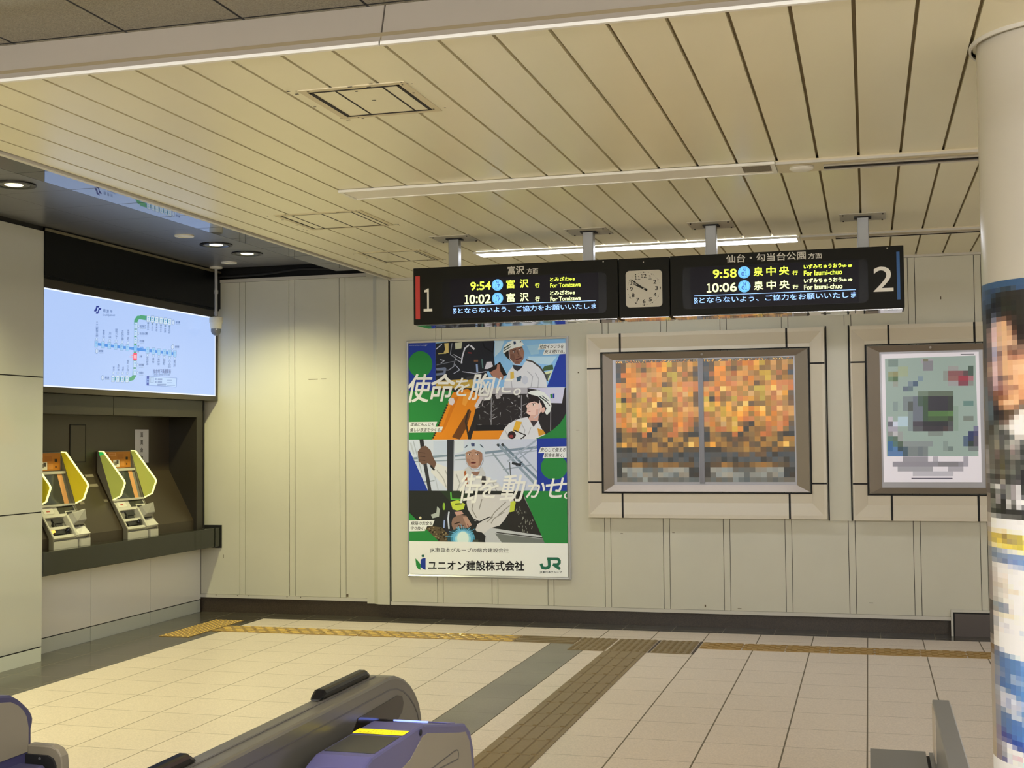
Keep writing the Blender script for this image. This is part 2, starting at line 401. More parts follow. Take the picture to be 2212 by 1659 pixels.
# left wall: glossy cladding block, then the bay wall set back
lw = MB(); PX = -5.585
for ya, yb in ((YB, 4.9), (4.906, 7.72)):
    for za, zb in ((0.075, 1.003), (1.011, 1.948), (1.956, 2.985)): lw.box(PX-0.02, PX, ya, yb, za, zb, 0)
lw.box(-6.3, PX-0.006, YB, 7.718, FZ, HG, 1)
lw.box(PX-0.02, PX-0.002, YB, 7.72, FZ, 0.066, 2)
struct(lw, 'wall_left', [GLASSY, BLACK, GREENISH])
TX = -5.77
tw = MB()
for ya, yb in ((7.72, 8.575), (8.581, 9.415), (9.421, 10.245)):
    tw.box(TX-0.02, TX, ya, yb, 0.083, 0.553, 0); tw.box(TX-0.02, TX-0.002, ya, yb, FZ, 0.075, 2)
tw.box(-6.3, TX-0.012, 7.72, 10.25, FZ, 0.55, 1)
struct(tw, 'wall_left.001', [mat('gloss_white_panel', (228, 226, 216), 0.10), BLACK, GREENISH])
# bay behind the machines: riser, slope, back, soffit, jamb
by = MB()
by.prism([(-6.3, 0.722), (-5.69, 0.722), (-5.69, 0.80), (-5.93, 1.24), (-5.93, 1.70), (-6.3, 1.70)], 'y', 7.72, 9.98, 0)
by.box(-6.3, -5.66, 7.72, 8.70, 1.70, 1.845, 1); by.box(-6.3, -5.66, 8.706, 9.98, 1.70, 1.845, 1)
by.box(-6.3, -5.66, 9.98, 10.09, 0.723, 1.845, 1); by.box(-6.3, -5.655, 10.09, 10.108, 0.725, 1.845, 2); by.box(-6.3, -5.74, 10.108, 10.248, 0.745, 1.845, 0)
by.box(-6.3, -5.75, 7.72, 10.24, 1.846, HG, 2)
struct(by, 'wall_left.002', [BROWN, DBROWN, BLACK])
fa = MB(); fa.box(-5.74, -5.575, 7.72, 10.248, 2.672, HG-0.012, 0); fa.box(-5.74, -5.565, 7.72, 10.248, HG-0.03, HG-0.012, 1)
fa.box(-5.74, -5.59, 7.72, 10.248, 2.655, 2.69, 0)
struct(fa, 'trim_3', [FASCIA, mat('fascia_rail', (112, 106, 88), 0.4)])

# =================================================================== CEILING FIXTURES
LAMP = mat('lamp_tube', (250, 250, 255), 0.4, emit=(240, 244, 255), es=STRIP_LAMP)
LAMP_OFF = mat('lamp_cover_unlit', (226, 222, 212), 0.45)
def linear_light(label, x0, x1, y0, y1, lit, z=HC-0.002, group='linear lights in the plank ceiling'):
    t = thing('linear_light', label, 'ceiling light', ((x0+x1)/2, (y0+y1)/2, z), group)
    h = MB(); h.box(x0, x1, y0, y0+0.02, z-0.014, z); h.box(x0, x1, y1-0.02, y1, z-0.014, z); h.box(x0, x0+0.02, y0+0.02, y1-0.02, z-0.014, z); h.box(x1-0.02, x1, y0+0.02, y1-0.02, z-0.014, z)
    h.build('housing', WHITE_METAL, t)
    d = MB(); d.box(x0+0.02, x1-0.02, y0+0.02, y1-0.02, z-0.010, z-0.001); d.build('diffuser', LAMP if lit else LAMP_OFF, t)
    return t
tl = linear_light('unlit white linear ceiling light in front of the departure boards', -2.785, -0.425, 6.44, 6.68, False)
sp = MB(); sp.box(-0.59, -0.45, 6.47, 6.61, HC-0.016, HC-0.010); sp.build('speaker_grille', mat('speaker_grille', (120, 112, 98), 0.8, noise=0.5, nscale=300), tl)
pe = MB()
for i in range(46):
    x = -2.75+i*0.046+rnd.uniform(0, 0.02); pe.add([(x, 6.681, HC-0.0142), (x+0.02, 6.681, HC-0.0142), (x+0.012, 6.681+rnd.uniform(0.004, 0.014), HC-0.0142)], [(0, 1, 2)])
pe.build('peeling_edge', LAMP_OFF, tl)
linear_light('lit white linear ceiling light hidden partly by the departure board posts', -2.785, -0.43, 8.92, 9.14, True)
linear_light('unseen added linear ceiling light beyond the column, nearer the camera', 1.9, 4.26, 6.44, 6.68, True)  # this and the next are added out of view to brighten the right side
linear_light('unseen added linear ceiling light beyond the column, nearer the back wall', 1.9, 4.26, 8.92, 9.14, True)
def slot(label, y0, y1, gx0):
    t = thing('slot_diffuser', label, 'air vent', (0.7, (y0+y1)/2, HC), 'slotted vents in the plank ceiling')
    b = MB(); b.box(-0.42, 1.88, y0, y1, HC-0.008, HC); b.build('cover_panel', mat('slot_panel', (206, 196, 166), 0.45), t)
    b = MB(); b.box(-0.42, 1.88, y0, y0+0.012, HC-0.02, HC-0.008); b.box(gx0, 1.88, y0+0.115, y0+0.13, HC-0.018, HC-0.008); b.box(gx0, 1.88, y1-0.06, y1-0.045, HC-0.018, HC-0.008); b.build('frame', TRIM, t)
    b = MB(); b.box(gx0, 1.88, y0+0.135, y1-0.065, HC-0.014, HC-0.008, 0); b.box(gx0, 1.88, y0+0.165, y0+0.178, HC-0.018, HC-0.014, 1); b.build('slot', [mat('slot_dark', (92, 84, 76), 0.6), BLACK], t)
slot('long slotted air vent in line with the unlit ceiling light', 6.44, 6.72, -0.19)
slot('long slotted air vent in line with the lit ceiling light, behind board two', 8.89, 9.12, -0.19)
dsk = MB(); dsk.lathe([(0.06, -0.0085), (0.06, -0.02), (0.05, -0.026), (0.02, -0.028)], (-0.30, 6.585, HC)); tag(dsk.build('smoke_detector', WHITE_METAL, smooth=True), 'round white ceiling detector between the unlit light and the slotted vent', 'smoke detector')
# hatches
HF = mat('hatch_frame', (204, 194, 162), 0.5); HD = mat('hatch_gap', (34, 28, 26), 0.8)
def hatch(label, x0, x1, y0, y1, dirt):
    t = thing('ceiling_hatch', label, 'ceiling hatch', ((x0+x1)/2, (y0+y1)/2, HC), 'access hatches in the plank ceiling')
    f = MB()
    for a in ((x0, x1, y0, y0+0.03), (x0, x1, y1-0.03, y1), (x0, x0+0.03, y0+0.03, y1-0.03), (x1-0.03, x1, y0+0.03, y1-0.03)): f.box(*a, HC-0.004, HC)
    f.build('frame', HF, t)
    g = MB(); w_ = 0.006+0.010*dirt
    for a in ((x0+0.03, x1-0.03, y0+0.03, y0+0.03+w_), (x0+0.03, x1-0.03, y1-0.03-w_*0.6, y1-0.03), (x0+0.03, x0+0.03+w_, y0+0.03, y1-0.03), (x1-0.03-w_, x1-0.03, y0+0.03, y1-0.03)): g.box(*a, HC-0.0045, HC-0.0022)
    for k in range(-30, 10):
        xg = -0.018+PITCHX*k
        if x0+0.04 < xg < x1-0.04: g.box(xg-0.004, xg+0.004, y0+0.03, y1-0.03, HC-0.0032, HC-0.0022)
    if dirt:
        for i in range(26):
            xa = rnd.choice([rnd.uniform(x0-0.05, x0+0.06), rnd.uniform(x1-0.05, x1+0.03), rnd.uniform(x0, x1)]); ya = rnd.choice([rnd.uniform(y0-0.02, y0+0.03), rnd.uniform(y1-0.06, y1+0.02), rnd.uniform(y0, y1)])
            g.box(xa, xa+rnd.uniform(0.004, 0.02), ya, ya+rnd.uniform(0.003, 0.01), HC-0.0046, HC-0.0041)
    g.build('joint', HD, t)
    p = MB(); p.box(x0+0.03, x1-0.03, y0+0.03, y1-0.03, HC-0.0022, HC); p.build('panel', CREAM, t)
hatch('dirty access hatch nearest the camera in the plank ceiling', -2.135, -1.69, 4.54, 5.0, 1)
hatch('access hatch left of the unlit linear light in the plank ceiling', -3.475, -2.905, 7.05, 7.62, 0.2)
hatch('access hatch above the numbered end of board one', -3.61, -3.12, 8.68, 9.23, 0.1)
# downlights of the bay
LENS = mat('downlight_lens', (255, 250, 235), 0.4, emit=(255, 240, 190), es=3.0)
RING = mat('downlight_ring', (26, 26, 26), 0.2)
def downlight(label, x, y, lit=True, r=0.10):
    t = thing('downlight', label, 'downlight', (x, y, HG), 'downlights in the granite ceiling')
    b = MB(); b.lathe([(r+0.028, 0.0), (r+0.026, -0.008), (r, -0.010), (r*0.9, -0.004)], (x, y, HG), cap=False); b.build('trim_ring', RING if lit else WHITE_METAL, t, smooth=True)
    b = MB(); b.lathe([(r*0.92, 0.0), (r*0.90, -0.004), (0.004, -0.0045)], (x, y, HG), cap=False); b.build('reflector', STEEL if lit else WHITE_METAL, t, smooth=True)
    if lit:
        b = MB(); b.lathe([(r*0.52, -0.0045), (r*0.46, -0.007), (0.003, -0.008)], (x, y, HG)); b.build('lamp', LENS, t, smooth=True)
        L = bpy.data.lights.new('downlight_lamp', 'SPOT'); L.energy = DOWN_W; L.color = DOWN_COLOUR; L.spot_size = math.radians(128); L.spot_blend = 0.6; L.shadow_soft_size = 0.06
        lo = bpy.data.objects.new('downlight_lamp', L); COL.objects.link(lo); lo.location = (0, 0, -0.03); lo.parent = t
downlight('lit downlight at the left edge, over the glossy wall block', -4.83, 6.39)
downlight('first lit downlight right of the small unlit disc', -4.857, 8.86)
downlight('second lit downlight right of the small unlit disc, nearest the back wall', -4.855, 9.37)
downlight('small unlit white ceiling disc beside the two lit downlights', -4.868, 8.40, False, 0.045)
downlight('small unlit ceiling disc above the camera pole in the far corner', -5.25, 9.80, False, 0.04)
downlight('lit downlight over the walkway left of the ticket gates', -4.83, 3.4)
downlight('lit downlight beside the walkway lamp left of the ticket gates', -4.83, 3.9)
downlight('lit downlight over the middle of the left walkway', -4.83, 5.85)
# added fill lamps, unseen, lighting the hall, bulkhead and granite ceiling
HFILL = mat('hall_fill', (250, 248, 240), 0.4, emit=(255, 255, 255), es=HALL_FILL)
HFILL.node_tree.nodes['Principled BSDF'].inputs['Emission Color'].default_value = (*FILL_COLOUR, 1)
def fill_pendant(label, x, y, z=2.60):
    t = thing('linear_light', label, 'ceiling light', (x, y, z), 'added fill lights of the gate hall')
    b = MB(); b.box(x-1.1, x+1.1, y-0.07, y+0.07, z, z+0.07); b.build('diffuser', HFILL, t)
    for sx in (-1, 1):
        b = MB(); b.box(x+sx*1.1, x+sx*1.115, y-0.08, y+0.08, z-0.01, z+0.08); b.build('end_cap', WHITE_METAL, t)
        b = MB(); b.lathe([(0.006, z+0.07), (0.006, HG)], (x+sx*0.9, y, 0), n=10); b.build('rod', STEEL, t)
for x, side in ((-3.2, 'left'), (0.1, 'middle'), (3.4, 'right')):
    for y, where in ((1.4, 'gate'), (-2.2, 'rear')):
        fill_pendant('unseen fill light added over the '+where+' hall, '+side+' of its row', x, y)

# loose cable in the ceiling gap
cu = bpy.data.curves.new('cable', 'CURVE'); cu.dimensions = '3D'; cu.bevel_depth = 0.012
sp_ = cu.splines.new('BEZIER'); pts = [(-5.60, 10.20, 2.955), (-5.1, 10.19, 2.965), (-4.75, 10.18, 2.99), (-4.4, 10.19, 2.98), (-3.98, 10.17, 3.03)]
sp_.bezier_points.add(len(pts)-1)
for b_, p in zip(sp_.bezier_points, pts): b_.co = p; b_.handle_left_type = b_.handle_right_type = 'AUTO'
tmp = bpy.data.objects.new('tmp', cu); COL.objects.link(tmp); dg = bpy.context.evaluated_depsgraph_get(); dg.update()
me = bpy.data.meshes.new_from_object(tmp.evaluated_get(dg)); bpy.data.objects.remove(tmp)
me.transform(Matrix.Translation((4.75, -10.19, -2.96))); me.materials.clear(); me.materials.append(BLACK)
cb = bpy.data.objects.new('cable', me); COL.objects.link(cb); cb.location = (-4.75, 10.19, 2.96); tag(cb, 'black cable sagging in the gap above the corner wall', 'cable')

# =================================================================== DEPARTURE BOARDS
FY = 8.15
def PF(u, v, n): return (u, FY-n, v)
def emis(name, c, s): return mat(name, (8, 8, 8), 0.5, emit=c, es=s)
LED_Y = emis('led_yellow', (226, 246, 70), 1.4); LED_W = emis('led_pale', (240, 250, 170), 1.6); LED_B = emis('led_blue', (150, 190, 255), 1.5); LED_C = emis('led_circle', (110, 190, 255), 1.2)
LCD = mat('lcd_black', (14, 11, 18), 0.4, spec=0.15, emit=(20, 17, 26), es=0.25)
WTXT = mat('sign_white', (236, 234, 226), 0.5); GTXT = mat('sign_grey', (214, 212, 204), 0.5)
LED_N = mat('led_number', (20, 50, 130), 0.5, emit=(16, 60, 160), es=0.6)
def rounded(u0, v0, u1, v1, r, n=8):
    out = []
    for cx, cy, a in ((u1-r, v1-r, 0), (u0+r, v1-r, 90), (u0+r, v0+r, 180), (u1-r, v0+r, 270)):
        for i in range(n+1): t = math.radians(a+90*i/n); out.append((cx+r*math.cos(t), cy+r*math.sin(t)))
    return out
def flat(mb, pts, P, n, mi=0): mb.add([P(a, b, n) for a, b in pts], [tuple(range(len(pts)))], mi); return mb
def slab(mb, pts, P, n0, n1, mi=0):
    k = len(pts); mb.add([P(a, b, n0) for a, b in pts]+[P(a, b, n1) for a, b in pts], [tuple(range(k, 2*k))]+[(i, (i+1) % k, k+(i+1) % k, k+i) for i in range(k)], mi); return mb
def ring_pts(c, r, n=28): return [(c[0]+r*math.cos(2*PI*i/n), c[1]+r*math.sin(2*PI*i/n)) for i in range(n)]
ZB, ZT = 2.266, 2.658
def board(label, x0, x1, posts, win, lcd, title, sub, num, numbox, barx, barcol, rows, line, tick):
    t = thing('departure_board', label, 'departure board', ((x0+x1)/2, FY+0.15, ZB), 'departure boards hung from the ceiling')
    b = MB(); b.box(x0, x1, FY, FY+0.29, ZB+0.006, ZT); b.build('housing', DARK, t, bevel=0.004)
    b = MB(); n_ = 5
    for i in range(n_):
        a = x0+0.01+(x1-x0-0.02)*i/n_; e = x0+0.01+(x1-x0-0.02)*(i+1)/n_; b.box(a+0.002, e-0.002, FY+0.02, FY+0.27, ZB, ZB+0.006)
    b.build('bottom_plate', CHROME, t)
    b = MB()
    for i in range(n_):
        for dx in (0.05, 0.17): b.box(x0+0.02+i*(x1-x0)/n_+dx, x0+0.08+i*(x1-x0)/n_+dx, FY+0.05+0.1*(i % 2), FY+0.065+0.1*(i % 2), ZB-0.001, ZB)
    b.build('vent_slots', BLACK, t)
    for px in posts:
        p = MB(); p.box(px-0.036, px+0.036, 8.245, 8.31, ZT, HC-0.004); po = p.build('hanger_post', STEEL, t, bevel=0.004)
        p = MB(); p.box(px-0.14, px+0.14, 8.14, 8.42, HC-0.004, HC); p.build('ceiling_plate', mat('plate_grey', (186, 182, 168), 0.5), po)
        p = MB(); p.box(px-0.052, px+0.052, 8.235, 8.32, HC-0.012, HC-0.004)
        p.build('collar', BLACK, po)
        for sx in (-0.12, 0.12):
            for sy in (8.17, 8.39): p = MB(); p.lathe([(0.005, -0.010), (0.005, -0.004)], (px+sx, sy, HC), n=8); p.build('bolt', BLACK, po)
        for sx in (-0.06, 0.06): p = MB(); p.box(px+sx-0.008, px+sx+0.008, 8.26, 8.28, ZT, ZT+0.012); p.build('fixing_lug', DARK, po)
    b = MB(); slab(b, rounded(*win, 0.032), PF, 0, 0.0015); b.build('window', mat('board_window', (8, 8, 9), 0.35, spec=0.2), t)
    b = MB(); slab(b, [(lcd[0], lcd[1]), (lcd[2], lcd[1]), (lcd[2], lcd[3]), (lcd[0], lcd[3])], PF, 0.0015, 0.0022); sc = b.build('display_screen', LCD, t)
    b = MB(); text_on(b, title[0], PF, *title[1], n=0.001, bold=0.02); b.build('direction_lettering', GTXT, t); b = MB(); text_on(b, sub[0], PF, *sub[1], n=0.001, bold=0.02); b.build('direction_suffix', GTXT, t)
    b = MB(); text_on(b, num, PF, *numbox, n=0.001, bold=0.006); b.build('platform_number', WTXT, t)
    b = MB(); b.box(barx[0], barx[1], FY-0.002, FY, barx[2], barx[3]); b.build('colour_bar', barcol, t)
    b = MB(); b.box(x1-0.10, x1-0.092, FY-0.001, FY, ZT-0.018, ZT-0.010); b.build('screw', TRIM, t)
    for i, (tm, tbox, cc, code, names, hb, kana, kb, eng, eb, mm) in enumerate(rows):
        rb = MB(); text_on(rb, tm, PF, *tbox, n=0.003, bold=0.03); rb.build('departure_time', mm, sc)
        rb = MB()
        for ch, box in names: text_on(rb, ch, PF, *box, n=0.003, bold=0.022)
        rb.build('destination_name', mm, sc)
        rb = MB(); text_on(rb, '行', PF, *hb, n=0.003, bold=0.03); rb.build('bound_character', mm, sc)
        rb = MB(); text_on(rb, kana, PF, kb[0], kb[1], kb[0]+(kb[2]-kb[0])*0.78, kb[3], n=0.003, bold=0.03)
        text_on(rb, 'ゆき', PF, kb[0]+(kb[2]-kb[0])*0.79, kb[1]+0.001, kb[2], kb[1]+(kb[3]-kb[1])*0.62, n=0.003, bold=0.05); rb.build('destination_reading', mm, sc)
        rb = MB(); text_on(rb, eng, PF, *eb, n=0.003, bold=0.03); rb.build('destination_english', mm, sc)
        cbm = MB(); flat(cbm, ring_pts(cc, 0.0385), PF, 0.0028); cbm.build('station_circle', LED_C, sc)
        cbm = MB(); k = 28
        r_a = ring_pts(cc, 0.034, k); r_b = ring_pts(cc, 0.0325, k); cbm.add([PF(*p, 0.0032) for p in r_a]+[PF(*p, 0.0032) for p in r_b], [(q, (q+1) % k, k+(q+1) % k, k+q) for q in range(k)])
        text_on(cbm, 'N', PF, cc[0]-0.009, cc[1]+0.008, cc[0]+0.009, cc[1]+0.026, n=0.0032, bold=0.01)
        text_on(cbm, code, PF, cc[0]-0.017, cc[1]-0.022, cc[0]+0.017, cc[1]+0.004, n=0.0032, bold=0.01)
        cbm.build('station_code', LED_N, sc)
    b = MB(); b.box(line[0], line[1], FY-0.0034, FY-0.003, line[2]-0.0018, line[2]+0.0018); b.build('divider_line', LED_B, sc); b = MB()
    wch = (tick[2]-tick[0])/19.6
    text_on(b, '惑', PF, tick[0]-wch*0.55, tick[1], tick[0]+wch*0.45, tick[3], n=0.003, bold=0.012, clip=(tick[0], tick[1]-0.01, tick[2], tick[3]+0.01))
    text_on(b, 'とならないよう、ご協力をお願いいたしま', PF, tick[0]+wch*0.65, tick[1], tick[2]+wch*0.12, tick[3], n=0.003, bold=0.014, clip=(tick[0], tick[1]-0.01, tick[2], tick[3]+0.01))
    b.build('scrolling_message', LED_B, sc)
    return t
rowsA = []
for i, (tm, tb, mm) in enumerate((('9:54', (-2.562, 2.490, -2.418, 2.547), LED_Y), ('10:02', (-2.604, 2.399, -2.419, 2.461), LED_W))):
    d = -0.0905*i
    rowsA.append((tm, tb, (-2.3725, 2.520+d), '17', [('富', (-2.311, 2.493+d, -2.251, 2.551+d)), ('沢', (-2.217, 2.493+d, -2.157, 2.551+d))], (-2.112, 2.490+d, -2.081, 2.521+d), 'とみざわ', (-2.010, 2.526+d, -1.841, 2.556+d), 'For Tomizawa', (-2.009, 2.486+d, -1.802, 2.515+d), mm))
board('black departure board with a red bar and large number 1', -2.972, -1.554, (-2.714, -1.772), (-2.763, 2.306, -1.630, 2.574), (-2.706, 2.309, -1.684, 2.571),
      ('富沢', (-2.301, 2.586, -2.186, 2.642)), ('方面', (-2.170, 2.584, -2.091, 2.622)), '1', (-2.898, 2.360, -2.836, 2.516), (-2.956, -2.924, 2.309, 2.604), mat('bar_red', (190, 52, 44), 0.5), rowsA, (-2.683, -1.702, 2.3885), (-2.684, 2.337, -1.702, 2.374))
rowsB = []
for i, (tm, tb, mm) in enumerate((('9:58', (-0.936, 2.502, -0.786, 2.558), LED_Y), ('10:06', (-0.977, 2.413, -0.787, 2.470), LED_W))):
    d = -0.0885*i
    rowsB.append((tm, tb, (-0.739, 2.532+d), '01', [('泉', (-0.680, 2.505+d, -0.620, 2.562+d)), ('中', (-0.600, 2.505+d, -0.542, 2.562+d)), ('央', (-0.520, 2.505+d, -0.459, 2.562+d))], (-0.439, 2.502+d, -0.405, 2.529+d), 'いずみちゅうおう', (-0.369, 2.536+d, -0.075, 2.565+d), 'For Izumi-chuo', (-0.369, 2.494+d, -0.136, 2.526+d), mm))
board('black departure board with a blue bar and large number 2', -1.211, 0.232, (-0.958, -0.006), (-1.132, 2.311, 0.018, 2.581), (-1.081, 2.313, -0.035, 2.578),
      ('仙台・勾当台公園', (-0.851, 2.598, -0.355, 2.649)), ('方面', (-0.342, 2.599, -0.256, 2.636)), '2', (0.050, 2.376, 0.168, 2.531), (0.189, 0.208, 2.324, 2.619), mat('bar_blue', (44, 96, 160), 0.5), rowsB, (-1.058, -0.056, 2.3945), (-1.058, 2.345, -0.056, 2.384))
# clock between them
ck = thing('wall_clock', 'black square clock unit with pale face between the two departure boards', 'clock', (-1.3825, FY+0.15, ZB))
b = MB(); b.box(-1.549, -1.216, FY+0.002, FY+0.29, ZB+0.006, ZT-0.002); b.build('housing', DARK, ck, bevel=0.004)
b = MB(); b.box(-1.54, -1.225, FY+0.02, FY+0.27, ZB, ZB+0.006); b.build('bottom_plate', CHROME, ck)
b = MB(); slab(b, rounded(-1.506, 2.331, -1.260, 2.578, 0.03), PF, -0.002, 0.001); b.build('bezel', BLACK, ck)
b = MB(); slab(b, rounded(-1.502, 2.335, -1.264, 2.574, 0.026), PF, 0.001, 0.0016); b.build('face', mat('clock_face', (196, 192, 178), 0.45), ck)
CKC = (-1.383, 2.455)
b = MB()
for h in range(1, 13):
    a = math.radians(90-30*h); c = (CKC[0]+0.083*math.cos(a), CKC[1]+0.083*math.sin(a)); wd = 0.010 if h < 10 else 0.018
    text_on(b, str(h), PF, c[0]-wd, c[1]-0.0125, c[0]+wd, c[1]+0.0125, n=0.0022, bold=0.02)
b.build('numerals', BLACK, ck)
b = MB()
for q in range(60):
    a = math.radians(90-6*q); c = (CKC[0]+0.107*math.cos(a), CKC[1]+0.107*math.sin(a)); flat(b, ring_pts(c, 0.0042 if q % 5 == 0 else 0.0014, 10), PF, 0.0022)
b.build('minute_dots', BLACK, ck)
def hand(name, ang, ln, wd, tail, n):
    a = math.radians(90-ang); d = (math.cos(a), math.sin(a)); p = (-d[1], d[0]); b = MB()
    pts = [(CKC[0]-d[0]*tail+p[0]*wd, CKC[1]-d[1]*tail+p[1]*wd), (CKC[0]-d[0]*tail-p[0]*wd, CKC[1]-d[1]*tail-p[1]*wd), (CKC[0]+d[0]*ln-p[0]*wd*0.6, CKC[1]+d[1]*ln-p[1]*wd*0.6), (CKC[0]+d[0]*ln+p[0]*wd*0.6, CKC[1]+d[1]*ln+p[1]*wd*0.6)]
    slab(b, pts, PF, n, n+0.001); b.build(name, BLACK, ck)
hand('hour_hand', 295.5, 0.066, 0.0065, 0.024, 0.003); hand('minute_hand', 306, 0.104, 0.0045, 0.026, 0.0045)
b = MB(); flat(b, ring_pts((CKC[0], CKC[1]), 0.004, 12), PF, 0.006); b.build('pivot', TRIM, ck)
b = MB(); flat(b, ring_pts((-1.384, 2.628), 0.004, 10), PF, 0.0005); b.build('screw', TRIM, ck)

# =================================================================== POSTER CASES AND POSTERS ON THE PANEL WALL
def PW(u, v, y):                      # a spot read off the wall face at y=10.2, moved to depth y along the view
    k = y/WY; return (u*k, y, EYE+(v-EYE)*k)
CASE = mat('case_surround', (206, 198, 178), 0.38); FRAMEM = mat('case_frame', (138, 128, 116), 0.32, metal=0.55)
RAIL = mat('case_rail', (164, 164, 170), 0.3, metal=0.3)
def poster_case(label, ou, dk, inn, slits, joints):
    t = thing('poster_case', label, 'poster case', ((ou[0]+ou[2])/2, WY, ou[1]), 'built-in poster cases')
    y0, y1, yb = 10.135, 10.178, 10.199
    rim = (ou[0]+0.012, ou[1]+0.028, ou[2]-0.022, ou[3]-0.030); lip = (dk[0]-0.012, dk[1]-0.082, dk[2]+0.012, dk[3]+0.036); lip2 = (dk[0]-0.012, dk[1]-0.010, dk[2]+0.012, dk[3]+0.008)
    P = lambda u, v, n: PW(u, v, n)
    b = MB(); b.ringframe(ou, ou, P, WY+0.001, y0); b.ringframe(ou, rim, P, y0, y0); b.ringframe(rim, lip, P, y0, y1); b.ringframe(lip, lip2, P, y1, y1-0.006); b.ringframe(lip2, lip2, P, y1-0.006, yb)
    b.build('surround', CASE, t)
    b = MB()
    def slit(kind, s):
        wd = 0.008
        if kind in 'tb':
            prof = [(ou[3], y0), (rim[3], y0), (lip[3], y1), (lip2[3], y1-0.006)] if kind == 't' else [(ou[1], y0), (rim[1], y0), (lip[1], y1), (lip2[1], y1-0.006)]
            for (a, ya), (c, yc) in zip(prof, prof[1:]): b.add([P(s-wd, a, ya-0.001), P(s+wd, a, ya-0.001), P(s+wd, c, yc-0.001), P(s-wd, c, yc-0.001)], [(0, 1, 2, 3)])
        else:
            prof = [(ou[0], y0), (rim[0], y0), (lip[0], y1), (lip2[0], y1-0.006)] if kind == 'l' else [(ou[2], y0), (rim[2], y0), (lip[2], y1), (lip2[2], y1-0.006)]
            for (a, ya), (c, yc) in zip(prof, prof[1:]): b.add([P(a, s-wd*0.8, ya-0.001), P(a, s+wd*0.8, ya-0.001), P(c, s+wd*0.8, yc-0.001), P(c, s-wd*0.8, yc-0.001)], [(0, 1, 2, 3)])
    for k, s in slits: slit(k, s)
    b.ringframe(lip2, dk, P, y1-0.002, y1-0.002)
    b.build('joints', BLACK, t)
    b = MB(); d2 = (dk[0]+0.006, dk[1]+0.006, dk[2]-0.006, dk[3]-0.006)
    b.ringframe(d2, d2, P, yb, y1-0.02); b.ringframe(d2, inn, P, y1-0.02, yb-0.01); b.build('frame', FRAMEM, t)
    b = MB(); c = ((inn[0]+inn[2])/2, (d2[3]+inn[3])/2+0.003); slab(b, ring_pts(c, 0.010, 14), lambda u, v, n: PW(u, v, 10.165-n), 0, 0.003); b.build('lock', BRONZE, t)
    return t, P, yb
t1, P_, yb = poster_case('wide poster case holding two orange posters side by side', (-2.212, 0.838, -0.318, 2.337), (-2.088, 1.044, -0.441, 2.178), (-1.998, 1.104, -0.545, 2.119),
    [('t', -1.935), ('t', -0.606), ('b', -1.93), ('b', -0.603), ('l', 2.055), ('l', 1.126), ('r', 2.055), ('r', 1.116)], None)
b = MB()
b.add([PW(-1.998, 1.104, yb-0.006), PW(-0.545, 1.104, yb-0.006), PW(-0.545, 2.119, yb-0.006), PW(-1.998, 2.119, yb-0.006)], [(0, 1, 2, 3)]); b.build('backing', RAIL, t1)
b = MB(); b.box(-1.302*0.998, -1.263*0.998, yb-0.016, yb-0.006, 1.115, 2.116); b.build('divider', mat('divider_metal', (118, 118, 124), 0.35, metal=0.3), t1)
t2, P_, yb = poster_case('poster case partly hidden by the round column, holding the pale green poster', (-0.122, 0.832, 1.06, 2.339), (-0.003, 1.034, 0.945, 2.182), (0.095, 1.085, 0.845, 2.128),
    [('t', 0.165), ('t', 0.79), ('b', 0.164), ('b', 0.79), ('l', 2.055), ('l', 1.114), ('r', 2.055), ('r', 1.114)], None)
b = MB(); b.add([PW(0.095, 1.085, yb-0.006), PW(0.845, 1.085, yb-0.006), PW(0.845, 2.128, yb-0.006), PW(0.095, 2.128, yb-0.006)], [(0, 1, 2, 3)]); b.build('backing', RAIL, t2)
b = MB(); b.box(-0.300, -0.138, WY-0.012, WY, 0.83, 2.343, 0)
for x in (-0.309, -0.138): b.box(x, x+0.010, WY-0.014, WY, 0.83, 2.343, 1)
tag(b.build('cover_strip', [PANEL, BLACK]), 'vertical cream cover strip with black edges between the two poster cases', 'wall panel')
# two orange posters
PALETTE = dict(K=(44, 42, 42), S=(72, 72, 80), B=(86, 66, 44), R=(178, 104, 58), O=(208, 130, 54), A=(216, 152, 62), Y=(184, 152, 62), T=(190, 136, 80), P=(190, 120, 78), L=(222, 180, 104), D=(132, 96, 52), G=(96, 96, 102), H=(138, 138, 146), M=(162, 120, 60), W=(206, 160, 112), V=(98, 74, 54))
ORANGE = '''SVTTRDRORAYDTDTM SVOODVMTOADDTDTV SROOTRTTTDYYMRDS SVOOPTTROTMYTDMD PTOORPTMOVDTOPPP TPRLTOMTMYYTLPTR OMODPTTMWMYTPWAV YKRDMYPOAMYMPTMV
LYAMATMLVDDMTPTV YYMYAMLAOALMPWTT RMTYAAAOMOAMOTPT POTLMYORPMTOOTRD TOMWMLDVKMMROPRV BMRRMYOKDDDRTPDS KDDBBRKDDDRRDBKK KDMDBVBVDMBMMBMM
MADMDVDMVBMDBMLM KKKBDDDMDDBBDBBB SSSSSSVVSVVSKSSS SSSKSKSSSSKSSSKS KBBDDBBBDDDDBBBS KHHHHGGGGHHHHHKK KGHHHHHGHHHGHHKK GGGGGHGGGGGGGGGG'''.split()
